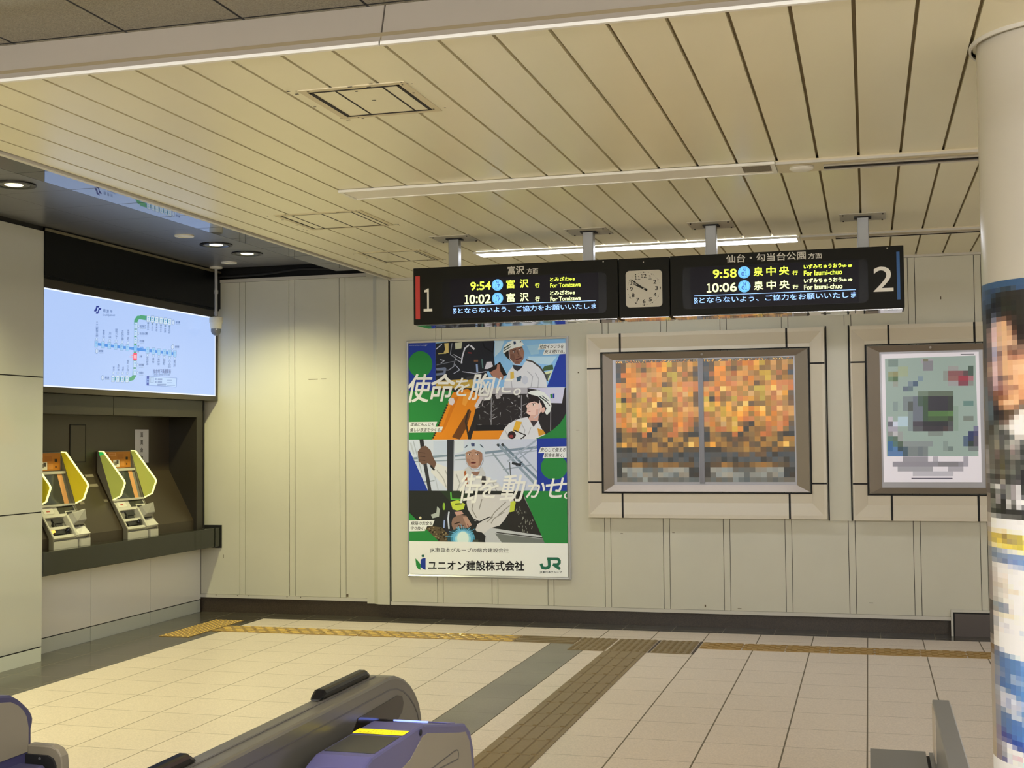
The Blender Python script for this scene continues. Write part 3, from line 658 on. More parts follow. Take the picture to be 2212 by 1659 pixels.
def orange(label, u0, u1, z0, z1, shift):
    A = Art(u1-u0, z1-z0, [(0, 0), (16, 0), (16, 24.4), (0, 24.4)])
    A.rect(0, 0, 16, 24.4, (92, 90, 94))
    r2 = random.Random(3+shift)
    for j, row in enumerate(ORANGE):
        for i, ch in enumerate(row):
            c = PALETTE[ch]; k = r2.uniform(0.9, 1.1); h = r2.uniform(-8, 8)
            A.rect(i, j+0.5, i+1, j+1.5, (min(255, max(0, c[0]*k+h)), min(255, c[1]*k), max(0, min(255, c[2]*k-h))))
    for i in range(16):
        for q in range(5):
            c = r2.choice([(230, 170, 70), (200, 120, 50), (90, 60, 40), (60, 48, 40), (240, 200, 120)]); x = i+r2.random(); A.stroke([(x, 0.5*r2.random()), (x+r2.uniform(-0.4, 0.4), 0.1+0.5*r2.random())], 0.12, c)
    A.tone = (0.95, 0.96, 0.74)
    k = (yb-0.008)/WY
    o = A.build('poster', lambda u, v, n: ((u0+u)*k, yb-0.008-n, EYE+(z0+v-EYE)*k), CASED, step=0.000002)
    return tag(o, label, 'poster', 'orange posters in the wide case')
orange('orange and gold blocky poster in the wide case, nearer the tall framed poster', -1.972, -1.304, 1.128, 2.113, 0)
orange('orange and gold blocky poster in the wide case, nearer the round column', -1.261, -0.556, 1.128, 2.111, 1)
# pale green poster (drawing grid: tl 385,295 .. br 1085,1250)
A = Art(0.709, 0.985, [(360, 290), (1090, 282), (1112, 1250), (385, 1250)])
A.rect(340, 270, 1130, 1260, (214, 210, 218)); A.poly([(388, 325), (1065, 310), (1086, 1058), (405, 1058)], (140, 160, 154))
for x0, y0, x1, y1, c in ((413, 330, 487, 385, (108, 128, 122)), (660, 330, 750, 365, (150, 150, 158)), (675, 345, 750, 420, (118, 118, 126)), (675, 330, 713, 348, (108, 108, 84)), (487, 385, 562, 460, (146, 160, 130)), (413, 422, 487, 460, (132, 138, 104)), (413, 460, 450, 497, (98, 126, 98)), (450, 422, 487, 460, (128, 128, 88)), (450, 460, 487, 497, (68, 96, 62)), (450, 497, 487, 535, (138, 144, 136)),
    (637, 460, 675, 497, (112, 134, 150)), (600, 497, 637, 535, (62, 84, 110)), (562, 497, 600, 535, (106, 124, 138)), (525, 535, 562, 572, (84, 98, 116)), (562, 535, 600, 572, (88, 108, 116)), (862, 422, 938, 460, (124, 76, 78)), (938, 422, 975, 460, (124, 74, 80)), (975, 422, 1012, 460, (82, 60, 64)), (1012, 385, 1050, 460, (52, 76, 66)), (862, 460, 938, 497, (134, 88, 86)), (938, 460, 1012, 497, (146, 36, 58)), (1012, 460, 1050, 497, (152, 98, 108)), (938, 497, 1012, 535, (118, 50, 68)), (862, 385, 938, 422, (144, 144, 144)), (825, 422, 862, 497, (130, 138, 132)), (862, 497, 938, 535, (146, 146, 150)), (1012, 497, 1050, 535, (124, 128, 124)),
    (637, 572, 900, 610, (100, 118, 104)), (713, 572, 900, 610, (84, 98, 84)), (525, 610, 600, 720, (112, 124, 128)), (562, 648, 600, 720, (72, 80, 78)), (600, 610, 675, 800, (98, 106, 120)), (637, 610, 713, 685, (62, 84, 74)), (675, 610, 713, 870, (48, 74, 54)), (713, 610, 862, 720, (34, 34, 46)), (862, 610, 900, 720, (36, 44, 40)), (713, 720, 900, 760, (70, 108, 58)), (862, 720, 900, 760, (78, 116, 64)), (713, 760, 862, 798, (56, 82, 50)), (862, 760, 900, 798, (46, 62, 44)), (600, 798, 675, 835, (62, 58, 70)), (600, 835, 675, 872, (78, 80, 86)), (675, 798, 862, 835, (28, 32, 40)), (862, 798, 900, 835, (62, 66, 68)), (675, 835, 825, 872, (44, 40, 50)), (825, 835, 862, 872, (60, 46, 50)), (862, 835, 900, 872, (72, 72, 76)), (900, 685, 938, 870, (126, 148, 136)), (562, 720, 600, 870, (118, 134, 136)), (713, 872, 825, 908, (118, 130, 126)),
    (975, 648, 1050, 685, (92, 126, 122)), (975, 760, 1050, 798, (110, 120, 114)), (450, 648, 487, 720, (120, 138, 138)), (487, 760, 562, 835, (166, 190, 204)), (450, 798, 487, 835, (190, 198, 216)), (413, 760, 450, 798, (178, 176, 188)), (413, 798, 450, 835, (92, 92, 106)), (413, 835, 487, 872, (154, 152, 168)), (413, 872, 450, 908, (126, 128, 128)), (450, 872, 487, 908, (174, 174, 180)), (487, 872, 525, 945, (140, 146, 146)), (413, 908, 450, 945, (78, 110, 106)), (450, 908, 487, 945, (82, 104, 90)), (413, 945, 450, 1020, (48, 96, 146)), (450, 945, 487, 985, (72, 106, 104)), (487, 945, 525, 985, (68, 88, 74)), (450, 985, 487, 1058, (72, 116, 164)), (487, 985, 525, 1020, (40, 66, 76)), (413, 1020, 525, 1058, (78, 114, 162)), (525, 985, 562, 1058, (62, 84, 98)), (525, 945, 750, 985, (126, 136, 138)), (562, 985, 713, 1058, (112, 122, 124)), (637, 985, 675, 1058, (102, 112, 118)),
    (975, 908, 1012, 985, (74, 94, 118)), (1012, 872, 1050, 945, (32, 46, 92)), (1050, 835, 1086, 872, (104, 106, 136)), (1050, 872, 1086, 908, (66, 66, 104)), (1012, 945, 1050, 985, (38, 54, 52)), (1050, 908, 1086, 985, (78, 76, 90)), (1012, 985, 1086, 1020, (106, 116, 118)), (825, 945, 862, 1020, (124, 140, 136)), (862, 985, 900, 1020, (104, 120, 118)),
    (525, 1060, 713, 1098, (140, 138, 148)), (750, 1060, 788, 1098, (164, 162, 172)), (975, 1060, 1012, 1135, (154, 152, 164)), (450, 1098, 975, 1135, (134, 132, 142)), (788, 1098, 938, 1135, (120, 118, 124)), (487, 1135, 750, 1170, (150, 150, 158)), (862, 1135, 975, 1170, (158, 156, 166)), (600, 1170, 900, 1205, (176, 174, 184)), (590, 1218, 895, 1226, (70, 66, 84)), (955, 297, 1055, 302, (70, 70, 80))):
    A.rect(x0, y0, x1, y1, c)
kq = (yb-0.008)/WY
tag(A.build('poster', lambda u, v, n: ((0.109+u)*kq, yb-0.008-n, EYE+(1.127+v-EYE)*kq), CASED, step=0.00001), 'pale green poster with dark blocks and white lower band in a metal case', 'poster')

# big recruitment poster in its thin silver frame
KP = 0.9978
px0, px1, pz0, pz1 = -3.787*KP, -2.367*KP, EYE+(0.327-EYE)*KP, EYE+(2.330-EYE)*KP
pf = thing('framed_poster', 'tall blue and green poster of helmeted workers in a thin silver frame', 'poster', ((px0+px1)/2, WY, pz0))
b = MB(); IN = (px0+0.016, pz0+0.022, px1-0.024, pz1-0.020)
Q = lambda u, v, n: (u, n, v)
b.ringframe((px0, pz0, px1, pz1), (px0, pz0, px1, pz1), Q, WY, 10.178); b.ringframe((px0, pz0, px1, pz1), (px0+0.006, pz0+0.008, px1-0.008, pz1-0.006), Q, 10.178, 10.172); b.ringframe((px0+0.006, pz0+0.008, px1-0.008, pz1-0.006), IN, Q, 10.172, 10.182)
b.build('frame', mat('silver_frame', (196, 198, 200), 0.3, metal=0.35), pf)
W_, H_ = IN[2]-IN[0], IN[3]-IN[1]
A = Art(W_, H_, [(881.1, 740.6), (1220.7, 733.2), (1226.0, 1244.0), (882.8, 1239.8)])
TA = (1/5.395, 850, 710); TB = (1/5.027, 850, 940)
A.T = TA
BLUE = (36, 62, 152); GREEN = (44, 138, 62); WHT = (246, 246, 248)
A.rect(150, 100, 2020, 2900, WHT)
A.rect(487, 100, 2010, 700, (142, 194, 236))
for pts, c in (([(1180, 130), (1300, 120), (1250, 260), (1180, 330)], (196, 220, 240)), ([(1550, 200), (1700, 190), (1690, 300), (1600, 310)], (166, 208, 240)), ([(1560, 330), (1900, 330), (1820, 430), (1600, 400)], (186, 218, 240))): A.poly(pts, c)
# excavator, far trees
A.poly([(487, 170), (700, 150), (1172, 140), (1168, 300), (1180, 420), (1165, 480), (1080, 500), (1110, 580), (850, 600), (487, 690)], (34, 36, 42))
A.poly([(495, 610), (700, 595), (920, 580), (930, 690), (690, 720), (487, 715)], (206, 172, 74)); A.poly([(590, 170), (640, 165), (640, 280), (580, 285), (600, 240)], (226, 200, 120)); A.poly([(715, 165), (800, 155), (790, 230), (720, 240)], (206, 206, 170)); A.poly([(850, 560), (1060, 540), (1060, 575), (850, 600)], (60, 58, 60))
for pts, wd, c in (([(495, 235), (560, 180)], 10, (216, 216, 220)), ([(680, 170), (660, 300), (720, 340), (700, 440), (640, 480), (500, 480)], 9, (150, 154, 160)), ([(880, 190), (830, 230), (800, 330), (790, 400)], 16, (222, 222, 224)), ([(900, 200), (940, 240)], 20, (224, 224, 226)), ([(700, 300), (790, 350)], 8, (200, 200, 204)), ([(715, 350), (800, 400)], 8, (196, 196, 200)), ([(500, 420), (700, 380)], 7, (130, 132, 138)), ([(540, 360), (590, 370), (550, 400)], 10, (180, 182, 186)), ([(500, 470), (600, 460), (590, 520), (500, 530)], 26, (120, 130, 150)), ([(800, 500), (950, 520), (1080, 500)], 8, (206, 206, 210)), ([(1040, 160), (1060, 220), (1160, 280), (1170, 160)], 14, (20, 20, 24)), ([(970, 420), (975, 500)], 22, (150, 170, 200)), ([(1030, 360), (1040, 460)], 16, (90, 120, 110)), ([(870, 280), (910, 285)], 12, (150, 44, 44)), ([(940, 375), (980, 375)], 22, (130, 90, 60)), ([(720, 420), (770, 480), (700, 520)], 8, (180, 182, 188)), ([(520, 290), (610, 285)], 8, (220, 204, 120))): A.stroke(pts, wd, c)
A.poly([(1735, 470), (1760, 440), (1850, 425), (1860, 480), (1740, 500)], (70, 96, 60)); A.poly([(1750, 510), (1850, 490), (1800, 620), (1770, 560)], (222, 228, 170)); A.poly([(1760, 540), (1830, 520), (1790, 600)], (90, 100, 80))
# man with tablet
A.poly([(1100, 480), (1240, 388), (1322, 540), (1268, 565), (1230, 520), (1150, 560)], (34, 26, 26)); A.poly([(1120, 510), (1200, 470), (1210, 410), (1235, 420), (1245, 500), (1285, 560), (1270, 600), (1160, 560)], (176, 124, 98)); A.poly([(1085, 390), (1140, 385), (1160, 440), (1100, 470), (1060, 470)], (220, 214, 212))
A.poly([(1390, 440), (1340, 500), (1285, 640), (1280, 700), (1790, 700), (1775, 600), (1730, 480), (1640, 390), (1560, 355), (1500, 440), (1450, 480)], (226, 226, 218))
for pts in ([(1400, 520), (1370, 600), (1380, 690)], [(1560, 500), (1620, 560), (1600, 680)], [(1650, 520), (1690, 590), (1680, 690)], [(1480, 560), (1540, 640)]): A.stroke(pts, 9, (180, 182, 182))
A.poly([(1385, 425), (1505, 440), (1480, 470), (1440, 500), (1400, 470)], (52, 52, 58)); A.stroke([(1545, 370), (1620, 390), (1700, 450), (1760, 530), (1790, 610)], 18, (70, 66, 64)); A.poly([(1360, 510), (1400, 500), (1405, 580), (1360, 590)], (226, 190, 80)); A.poly([(1430, 570), (1490, 550), (1480, 610), (1440, 620)], (70, 96, 110)); A.ell(1530, 600, 36, 50, (206, 210, 210))
A.poly([(1285, 285), (1340, 255), (1370, 330), (1400, 400), (1350, 370), (1310, 330)], (36, 30, 30)); A.poly([(1350, 250), (1420, 225), (1495, 205), (1522, 280), (1512, 360), (1470, 415), (1420, 415), (1380, 385), (1352, 330)], (140, 100, 80)); A.poly([(1440, 225), (1495, 208), (1520, 280), (1505, 350), (1470, 300)], (164, 120, 96))
A.stroke([(1380, 262), (1424, 250)], 7, (60, 44, 38)); A.stroke([(1450, 240), (1492, 228)], 7, (60, 44, 38)); A.ell(1404, 276, 12, 6, (220, 206, 196)); A.ell(1406, 276, 6, 6, (30, 22, 22)); A.ell(1474, 252, 12, 6, (220, 206, 196)); A.ell(1477, 252, 6, 6, (30, 22, 22)); A.poly([(1360, 300), (1400, 300), (1420, 350), (1400, 395), (1372, 370)], (122, 86, 68)); A.ell(1440, 395, 26, 14, (124, 86, 70)); A.stroke([(1440, 260), (1462, 325), (1438, 335)], 8, (104, 70, 56)); A.stroke([(1425, 368), (1490, 345)], 13, (92, 48, 44)); A.stroke([(1345, 260), (1350, 350), (1410, 420), (1470, 420)], 8, (220, 220, 216))
A.poly([(1275, 280), (1283, 215), (1330, 165), (1400, 135), (1480, 135), (1517, 190), (1490, 212), (1400, 232), (1330, 260), (1288, 292)], (238, 240, 240)); A.stroke([(1285, 235), (1360, 190)], 12, (40, 70, 60)); A.stroke([(1290, 258), (1365, 215)], 10, (70, 90, 84)); A.poly([(1395, 155), (1420, 150), (1428, 185), (1402, 192)], (36, 60, 90)); A.poly([(1465, 165), (1480, 145), (1492, 165)], (36, 60, 90))
A.poly([(1930, 308), (2020, 300), (2020, 684), (1785, 680)], BLUE); A.rect(150, 100, 487, 725, BLUE); A.ell(308, 410, 142, 152, GREEN)
# second picture: orange arm and cable works
A.rect(440, 690, 2020, 1290, (46, 42, 42))
r3 = random.Random(11)
for i in range(70):
    x = r3.uniform(990, 1560); y = r3.uniform(790, 1120); g = r3.randint(70, 200); A.stroke([(x, y), (x+r3.uniform(-60, 60), y+r3.uniform(-40, 60))], r3.uniform(3, 9), (g, g-4, g-10))
for x in (1140, 1490, 1830): A.stroke([(x, 780), (x-4, 1190)], 9, (150, 148, 146))
for i in range(24): A.ell(r3.uniform(1010, 1600), r3.uniform(720, 830), r3.uniform(12, 30), r3.uniform(12, 26), (196, 190, 182))
A.rect(1040, 690, 1560, 760, (188, 184, 180)); A.rect(960, 1120, 1300, 1200, (34, 32, 34))
A.poly([(1560, 695), (1990, 688), (1958, 872), (1830, 868), (1700, 720)], (214, 212, 220)); A.poly([(1822, 770), (1845, 760), (1850, 815), (1828, 812)], GREEN); A.poly([(1850, 762), (1872, 758), (1872, 812), (1852, 814)], BLUE); A.rect(1840, 880, 2010, 1130, (40, 38, 40))
A.rect(150, 720, 700, 1295, GREEN)
A.poly([(690, 745), (860, 700), (1010, 780), (955, 940), (868, 1292), (448, 1292), (590, 980), (640, 850)], (236, 142, 30)); A.poly([(820, 730), (905, 740), (840, 900), (800, 880)], (246, 166, 60)); A.poly([(700, 800), (760, 790), (600, 1160), (540, 1230)], (220, 124, 24)); A.poly([(880, 930), (905, 960), (850, 1150), (770, 1290), (680, 1260), (800, 1060)], (110, 66, 30)); A.stroke([(870, 950), (840, 1080), (880, 1290)], 22, (60, 46, 34)); A.poly([(930, 1190), (1300, 1185), (1240, 1292), (900, 1292)], (238, 146, 34)); A.poly([(860, 1240), (960, 960), (985, 965), (925, 1190), (900, 1290)], (44, 40, 38)); A.poly([(940, 900), (1005, 790), (1050, 800), (975, 925)], (222, 214, 206)); A.poly([(636, 830), (660, 800), (700, 805), (714, 850), (690, 890), (650, 880)], (232, 220, 212))
for i in range(14): A.ell(622-i*12.5, 890+i*29, 12, 11, (52, 38, 24))
# woman in white helmet
A.poly([(1560, 770), (1700, 740), (1770, 860), (1760, 960), (1700, 1040), (1660, 880), (1590, 860)], (38, 30, 32)); A.poly([(1590, 850), (1690, 838), (1730, 900), (1720, 960), (1690, 1010), (1655, 1022), (1590, 1008), (1548, 985), (1556, 930), (1545, 900)], (246, 208, 184)); A.poly([(1590, 1010), (1690, 1005), (1682, 1090), (1640, 1130), (1560, 1070)], (226, 180, 156)); A.poly([(1568, 858), (1600, 790), (1690, 800), (1700, 880), (1640, 850), (1580, 866)], (40, 30, 30)); A.ell(1742, 948, 22, 34, (236, 190, 166), 0.3)
A.stroke([(1608, 872), (1655, 868)], 5, (90, 66, 62)); A.ell(1632, 888, 15, 7, (250, 244, 242)); A.ell(1627, 888, 7, 7, (40, 28, 30)); A.ell(1572, 898, 8, 6, (250, 244, 242)); A.ell(1569, 898, 5, 6, (40, 28, 30)); A.stroke([(1566, 962), (1592, 968)], 9, (196, 92, 96)); A.stroke([(1580, 915), (1562, 938), (1576, 944)], 4, (214, 164, 140)); A.poly([(1660, 940), (1712, 930), (1690, 1005), (1650, 1018)], (228, 182, 158)); A.stroke([(1700, 840), (1690, 1000), (1640, 1040)], 8, (210, 206, 200))
A.poly([(1560, 752), (1600, 728), (1680, 718), (1760, 750), (1820, 820), (1838, 900), (1822, 970), (1785, 1008), (1760, 980), (1780, 930), (1740, 850), (1680, 790), (1600, 770)], (240, 242, 244)); A.stroke([(1700, 792), (1770, 845)], 13, (36, 60, 52)); A.stroke([(1730, 785), (1800, 840)], 9, (60, 70, 80)); A.stroke([(1775, 845), (1820, 900)], 9, (60, 60, 70))
A.poly([(1560, 1028), (1460, 1050), (1360, 1095), (1300, 1150), (1222, 1292), (1660, 1292), (1770, 1230), (1720, 1160), (1685, 1070), (1625, 1140)], (230, 230, 222)); A.poly([(1590, 1070), (1680, 1080), (1630, 1145)], (70, 60, 62))
for pts in ([(1480, 1090), (1530, 1180), (1510, 1280)], [(1600, 1150), (1570, 1230)], [(1300, 1180), (1340, 1270)]): A.stroke(pts, 8, (186, 186, 182))
A.poly([(1425, 1075), (1495, 1085), (1455, 1195), (1385, 1195)], (236, 184, 60)); A.ell(1378, 1238, 46, 46, (46, 30, 32)); A.ell(1372, 1252, 24, 18, (150, 60, 58)); A.stroke([(1400, 1180), (1540, 1240), (1480, 1285)], 12, (34, 32, 34)); A.poly([(1675, 1160), (1740, 1180), (1770, 1225), (1690, 1250)], (222, 160, 50))
A.poly([(2020, 950), (1985, 1030), (1930, 1110), (1850, 1180), (1760, 1235), (1635, 1290), (2020, 1290)], GREEN)
def tagbox(p1, p2, tx1, tx2):
    A.poly(p1, (240, 240, 242)); A.poly(p2, (240, 240, 242))
    for body, x0, y0, x1, y1 in (tx1, tx2): A.text(body, x0, y0, x1, y1, (30, 30, 34), bold=0.012, shear=0.22)
tagbox([(1705, 185), (2020, 175), (2020, 247), (1680, 252)], [(1762, 247), (2020, 243), (2020, 302), (1736, 312)], ('社会インフラを', 1702, 192, 1978, 240), ('支え続ける。', 1756, 254, 1990, 298))
tagbox([(150, 1085), (507, 1080), (484, 1142), (150, 1146)], [(150, 1142), (576, 1139), (552, 1203), (150, 1208)], ('環境にも人にも', 190, 1094, 470, 1134), ('優しい鉄道をつくる。', 188, 1154, 556, 1196))
A.text('www.union-k.co.jp/', 180, 180, 390, 200, (214, 218, 236), bold=0.01)
A.text('使', 165, 522, 452, 856, WHT, bold=0.014, shear=0.25); A.text('命', 425, 522, 722, 846, WHT, bold=0.014, shear=0.25); A.text('を', 705, 572, 885, 786, WHT, bold=0.014, shear=0.25); A.text('胸', 868, 520, 1192, 832, WHT, bold=0.014, shear=0.25); A.text('に', 1195, 566, 1392, 756, WHT, bold=0.014, shear=0.25); A.text('。', 1398, 695, 1484, 778, WHT, bold=0.03, shear=0.25)
# lower half
A.T = TB
A.poly([(140, 46), (1562, 40), (1562, 600), (140, 605)], (212, 218, 224)); A.poly([(430, 60), (580, 60), (580, 200), (430, 220)], (200, 210, 220)); A.poly([(660, 50), (760, 50), (760, 170), (660, 200)], (222, 228, 232))
PIPE = (132, 150, 162)
for pts, wd, c in (([(210, 250), (580, 218)], 24, PIPE), ([(210, 285), (580, 272)], 14, (150, 164, 174)), ([(670, 222), (780, 210)], 24, PIPE), ([(985, 190), (1200, 165), (1560, 128)], 26, PIPE), ([(670, 265), (780, 258)], 12, (160, 172, 180)), ([(990, 228), (1150, 212), (1560, 165)], 12, (166, 178, 186)), ([(1080, 195), (1250, 420)], 18, (150, 164, 172)), ([(1140, 100), (1530, 520)], 30, (150, 166, 176)), ([(1185, 100), (1560, 470)], 26, (120, 140, 152)), ([(1560, 45), (1240, 280)], 20, (172, 184, 192)), ([(1560, 110), (1330, 270)], 12, (160, 172, 182)), ([(1350, 160), (1560, 400)], 16, (166, 178, 188)), ([(1190, 370), (1490, 320)], 14, (156, 168, 178)), ([(1260, 290), (1270, 430)], 10, (80, 90, 96)), ([(1290, 300), (1380, 320)], 26, (44, 48, 52)), ([(1330, 330), (1400, 285)], 10, (50, 54, 58)), ([(1130, 110), (1140, 100)], 30, (60, 66, 70)), ([(1180, 105), (1190, 98)], 30, (60, 66, 70)), ([(210, 60), (300, 400)], 10, (170, 180, 188)), ([(300, 510), (440, 490)], 12, (140, 152, 160)), ([(440, 420), (480, 590)], 12, (190, 198, 204)), ([(180, 80), (215, 200)], 18, (190, 196, 200))): A.stroke(pts, wd, c)
# man holding the pole
A.poly([(400, 395), (430, 330), (460, 300), (560, 335), (660, 385), (770, 375), (850, 410), (940, 420), (1030, 450), (1140, 520), (1210, 605), (600, 605), (560, 565)], (226, 224, 214))
for pts in ([(470, 380), (540, 470), (570, 560)], [(680, 420), (720, 520), (690, 600)], [(560, 380), (600, 470)], [(980, 480), (1030, 600)], [(1080, 520), (1120, 600)]): A.stroke(pts, 11, (178, 178, 172))
A.poly([(760, 375), (815, 330), (900, 400), (960, 340), (1000, 420), (930, 470), (840, 440)], (206, 206, 200)); A.poly([(840, 395), (940, 390), (910, 440), (870, 430)], (150, 112, 92)); A.poly([(765, 390), (785, 380), (810, 520), (780, 560)], (176, 96, 50)); A.poly([(950, 440), (1000, 440), (1010, 540), (960, 540)], (70, 66, 64))
A.poly([(580, 46), (656, 46), (642, 605), (580, 605)], (52, 54, 58)); A.stroke([(655, 60), (642, 600)], 8, (120, 126, 130))
A.poly([(778, 185), (870, 150), (962, 185), (966, 260), (945, 320), (905, 358), (860, 358), (815, 325), (785, 270)], (186, 144, 118)); A.poly([(900, 165), (962, 185), (966, 260), (945, 320), (920, 330), (930, 240)], (164, 122, 98)); A.stroke([(796, 192), (842, 186)], 7, (60, 46, 40)); A.stroke([(884, 186), (936, 192)], 7, (60, 46, 40)); A.ell(820, 206, 15, 7, (226, 214, 208)); A.ell(824, 206, 7, 7, (34, 26, 26)); A.ell(908, 206, 15, 7, (226, 214, 208)); A.ell(912, 206, 7, 7, (34, 26, 26)); A.stroke([(858, 210), (846, 256), (874, 262)], 5, (150, 108, 88)); A.ell(866, 296, 30, 11, (124, 62, 56)); A.ell(866, 294, 20, 4, (60, 30, 30)); A.poly([(790, 250), (830, 258), (840, 300), (826, 328), (800, 300)], (172, 128, 104)); A.ell(868, 338, 34, 14, (170, 126, 102)); A.stroke([(776, 190), (790, 300), (850, 372), (930, 368), (975, 280), (968, 190)], 9, (170, 176, 182))
A.poly([(754, 196), (760, 140), (785, 95), (830, 64), (875, 54), (925, 66), (965, 105), (988, 150), (996, 205), (970, 200), (930, 160), (870, 145), (810, 160), (775, 195)], (208, 220, 234)); A.stroke([(775, 130), (800, 110)], 10, (50, 66, 90)); A.stroke([(940, 100), (975, 130)], 10, (50, 66, 90)); A.poly([(842, 85), (860, 80), (864, 118), (846, 116)], (30, 50, 100)); A.poly([(866, 88), (880, 82), (880, 118), (866, 116)], (30, 50, 100))
A.stroke([(300, 50), (312, 130)], 44, (48, 46, 48)); A.stroke([(335, 290), (390, 600)], 38, (56, 58, 62))
A.poly([(258, 175), (300, 120), (350, 112), (400, 160), (425, 230), (462, 300), (440, 360), (400, 330), (370, 300), (310, 318), (270, 280), (262, 230)], (112, 84, 68))
for y in (185, 225, 265): A.stroke([(268, y), (340, y+6)], 7, (70, 50, 42))
A.stroke([(400, 330), (440, 375)], 20, (40, 42, 44)); A.poly([(140, 150), (168, 160), (370, 602), (140, 602)], BLUE)
# welder
A.rect(140, 600, 1420, 1160, (42, 44, 40)); A.poly([(1380, 600), (1660, 1170), (1300, 1170), (1200, 800)], (44, 42, 38)); A.poly([(500, 600), (800, 600), (800, 700), (620, 720)], (46, 60, 40)); A.stroke([(620, 620), (625, 690), (760, 695)], 16, (96, 190, 70)); A.poly([(615, 720), (700, 700), (775, 745), (760, 800), (690, 815), (640, 800)], (206, 220, 74)); A.stroke([(670, 745), (740, 740)], 14, (60, 70, 30)); A.ell(545, 770, 14, 40, (150, 190, 60)); A.poly([(470, 770), (500, 800), (490, 880), (420, 900), (400, 860), (460, 840)], (180, 186, 170)); A.ell(285, 895, 14, 14, (236, 220, 170))
for i in range(40):
    x = r3.uniform(1330, 1560); y = r3.uniform(720, 1040); 
    if x < 1400+(y-640)*0.42: A.stroke([(x, y), (x+r3.uniform(-14, 14), y+r3.uniform(6, 34))], r3.uniform(4, 9), (150, 150, 130))
A.poly([(330, 1010), (420, 985), (520, 1000), (640, 1120), (520, 1165), (330, 1100)], (96, 82, 56))
for i in range(60): A.ell(r3.uniform(340, 600), r3.uniform(1000, 1140), 9, 7, r3.choice([(60, 50, 34), (150, 132, 92), (40, 34, 26)]))
A.poly([(945, 1008), (1060, 1000), (1640, 1085), (1660, 1165), (1000, 1165)], (200, 202, 194)); A.poly([(1100, 1060), (1640, 1120), (1650, 1165), (1180, 1165)], (120, 124, 114)); A.stroke([(1120, 1050), (1640, 1110)], 12, (60, 60, 56))
A.poly([(800, 680), (900, 640), (1330, 640), (1320, 720), (1270, 810), (1200, 920), (1150, 975), (1050, 1005), (960, 1075), (930, 1085), (890, 1020), (910, 960), (960, 935), (880, 925), (825, 850), (785, 760)], (218, 214, 202))
for pts in ([(1220, 720), (1100, 830), (1050, 900)], [(1260, 760), (1140, 860)], [(1200, 830), (1090, 900), (1060, 950)], [(870, 700), (850, 800), (900, 890)], [(960, 690), (930, 800)], [(1080, 880), (1010, 940)]): A.stroke(pts, 10, (150, 146, 134))
A.poly([(1270, 720), (1330, 700), (1310, 820), (1260, 830)], (206, 216, 70)); A.stroke([(1310, 690), (1340, 720)], 26, (56, 40, 40)); A.stroke([(780, 700), (800, 800), (860, 900), (930, 935), (1050, 880)], 12, (40, 40, 40))
A.poly([(625, 900), (700, 860), (790, 870), (850, 970), (800, 1010), (740, 1025), (660, 1045), (630, 980)], (150, 118, 98)); A.poly([(750, 880), (800, 885), (850, 970), (800, 1000)], (190, 150, 124)); A.stroke([(660, 960), (720, 940)], 12, (56, 40, 34)); A.stroke([(700, 975), (760, 975)], 9, (90, 60, 50)); A.stroke([(800, 960), (815, 990)], 10, (130, 70, 64))
A.poly([(525, 960), (545, 870), (590, 815), (650, 805), (720, 820), (770, 850), (700, 860), (640, 900), (620, 980), (650, 1070), (600, 1080), (550, 1030)], (44, 46, 50)); A.stroke([(600, 830), (590, 900), (600, 1010)], 16, (214, 220, 228)); A.stroke([(550, 920), (545, 1000)], 14, (160, 180, 220)); A.poly([(660, 830), (740, 820), (760, 850), (680, 870)], (206, 160, 140))
for rx, ry, c in ((170, 120, (40, 78, 84)), (135, 105, (70, 140, 160)), (110, 92, (110, 190, 216)), (86, 84, (170, 224, 236)), (64, 74, (226, 244, 246))): A.ell(752, 1118, rx, ry, c)
for i in range(40):
    a = r3.uniform(PI*1.02, PI*1.98); q = r3.uniform(100, 190); A.stroke([(752+70*math.cos(a), 1100+60*math.sin(a)), (752+q*math.cos(a), 1110+q*0.8*math.sin(a))], 4, (120, 190, 214))
A.poly([(860, 1030), (960, 1050), (1000, 1090), (990, 1160), (900, 1160)], (40, 42, 40)); A.rect(860, 1130, 920, 1165, (70, 76, 60))
A.poly([(1395, 598), (1910, 596), (1910, 1172), (1645, 1172)], GREEN); A.poly([(140, 800), (166, 840), (500, 1160), (140, 1165)], GREEN)
A.poly([(1558, 36), (1910, 32), (1910, 600), (1562, 600)], BLUE); A.ell(1742, 345, 144, 134, GREEN)
tagbox([(1598, 126), (1910, 118), (1910, 188), (1570, 192)], [(1638, 188), (1910, 184), (1910, 240), (1616, 248)], ('安心して使える', 1594, 134, 1864, 178), ('駅舎を築く。', 1634, 194, 1850, 236))
tagbox([(140, 925), (444, 918), (418, 986), (140, 990)], [(140, 985), (364, 982), (336, 1038), (140, 1044)], ('線路の安全を', 182, 932, 420, 974), ('守り抜く。', 180, 990, 340, 1030))
A.poly([(140, 1148), (1910, 1164), (1910, 1560), (140, 1540)], (244, 244, 247))
for ch, bx in (('街', (716, 418, 962, 734)), ('を', (930, 456, 1144, 676)), ('動', (1150, 424, 1438, 716)), ('か', (1436, 482, 1646, 672)), ('せ', (1652, 456, 1882, 672)), ('。', (1848, 606, 1930, 684))): A.text(ch, *bx, WHT, bold=0.014, shear=0.25)
A.text('JR東日本グループの総合建設会社', 392, 1220, 1250, 1274, (44, 44, 52), bold=0.006)
A.text('ユニオン建設株式会社', 370, 1356, 1418, 1464, (24, 24, 28), bold=0.03)
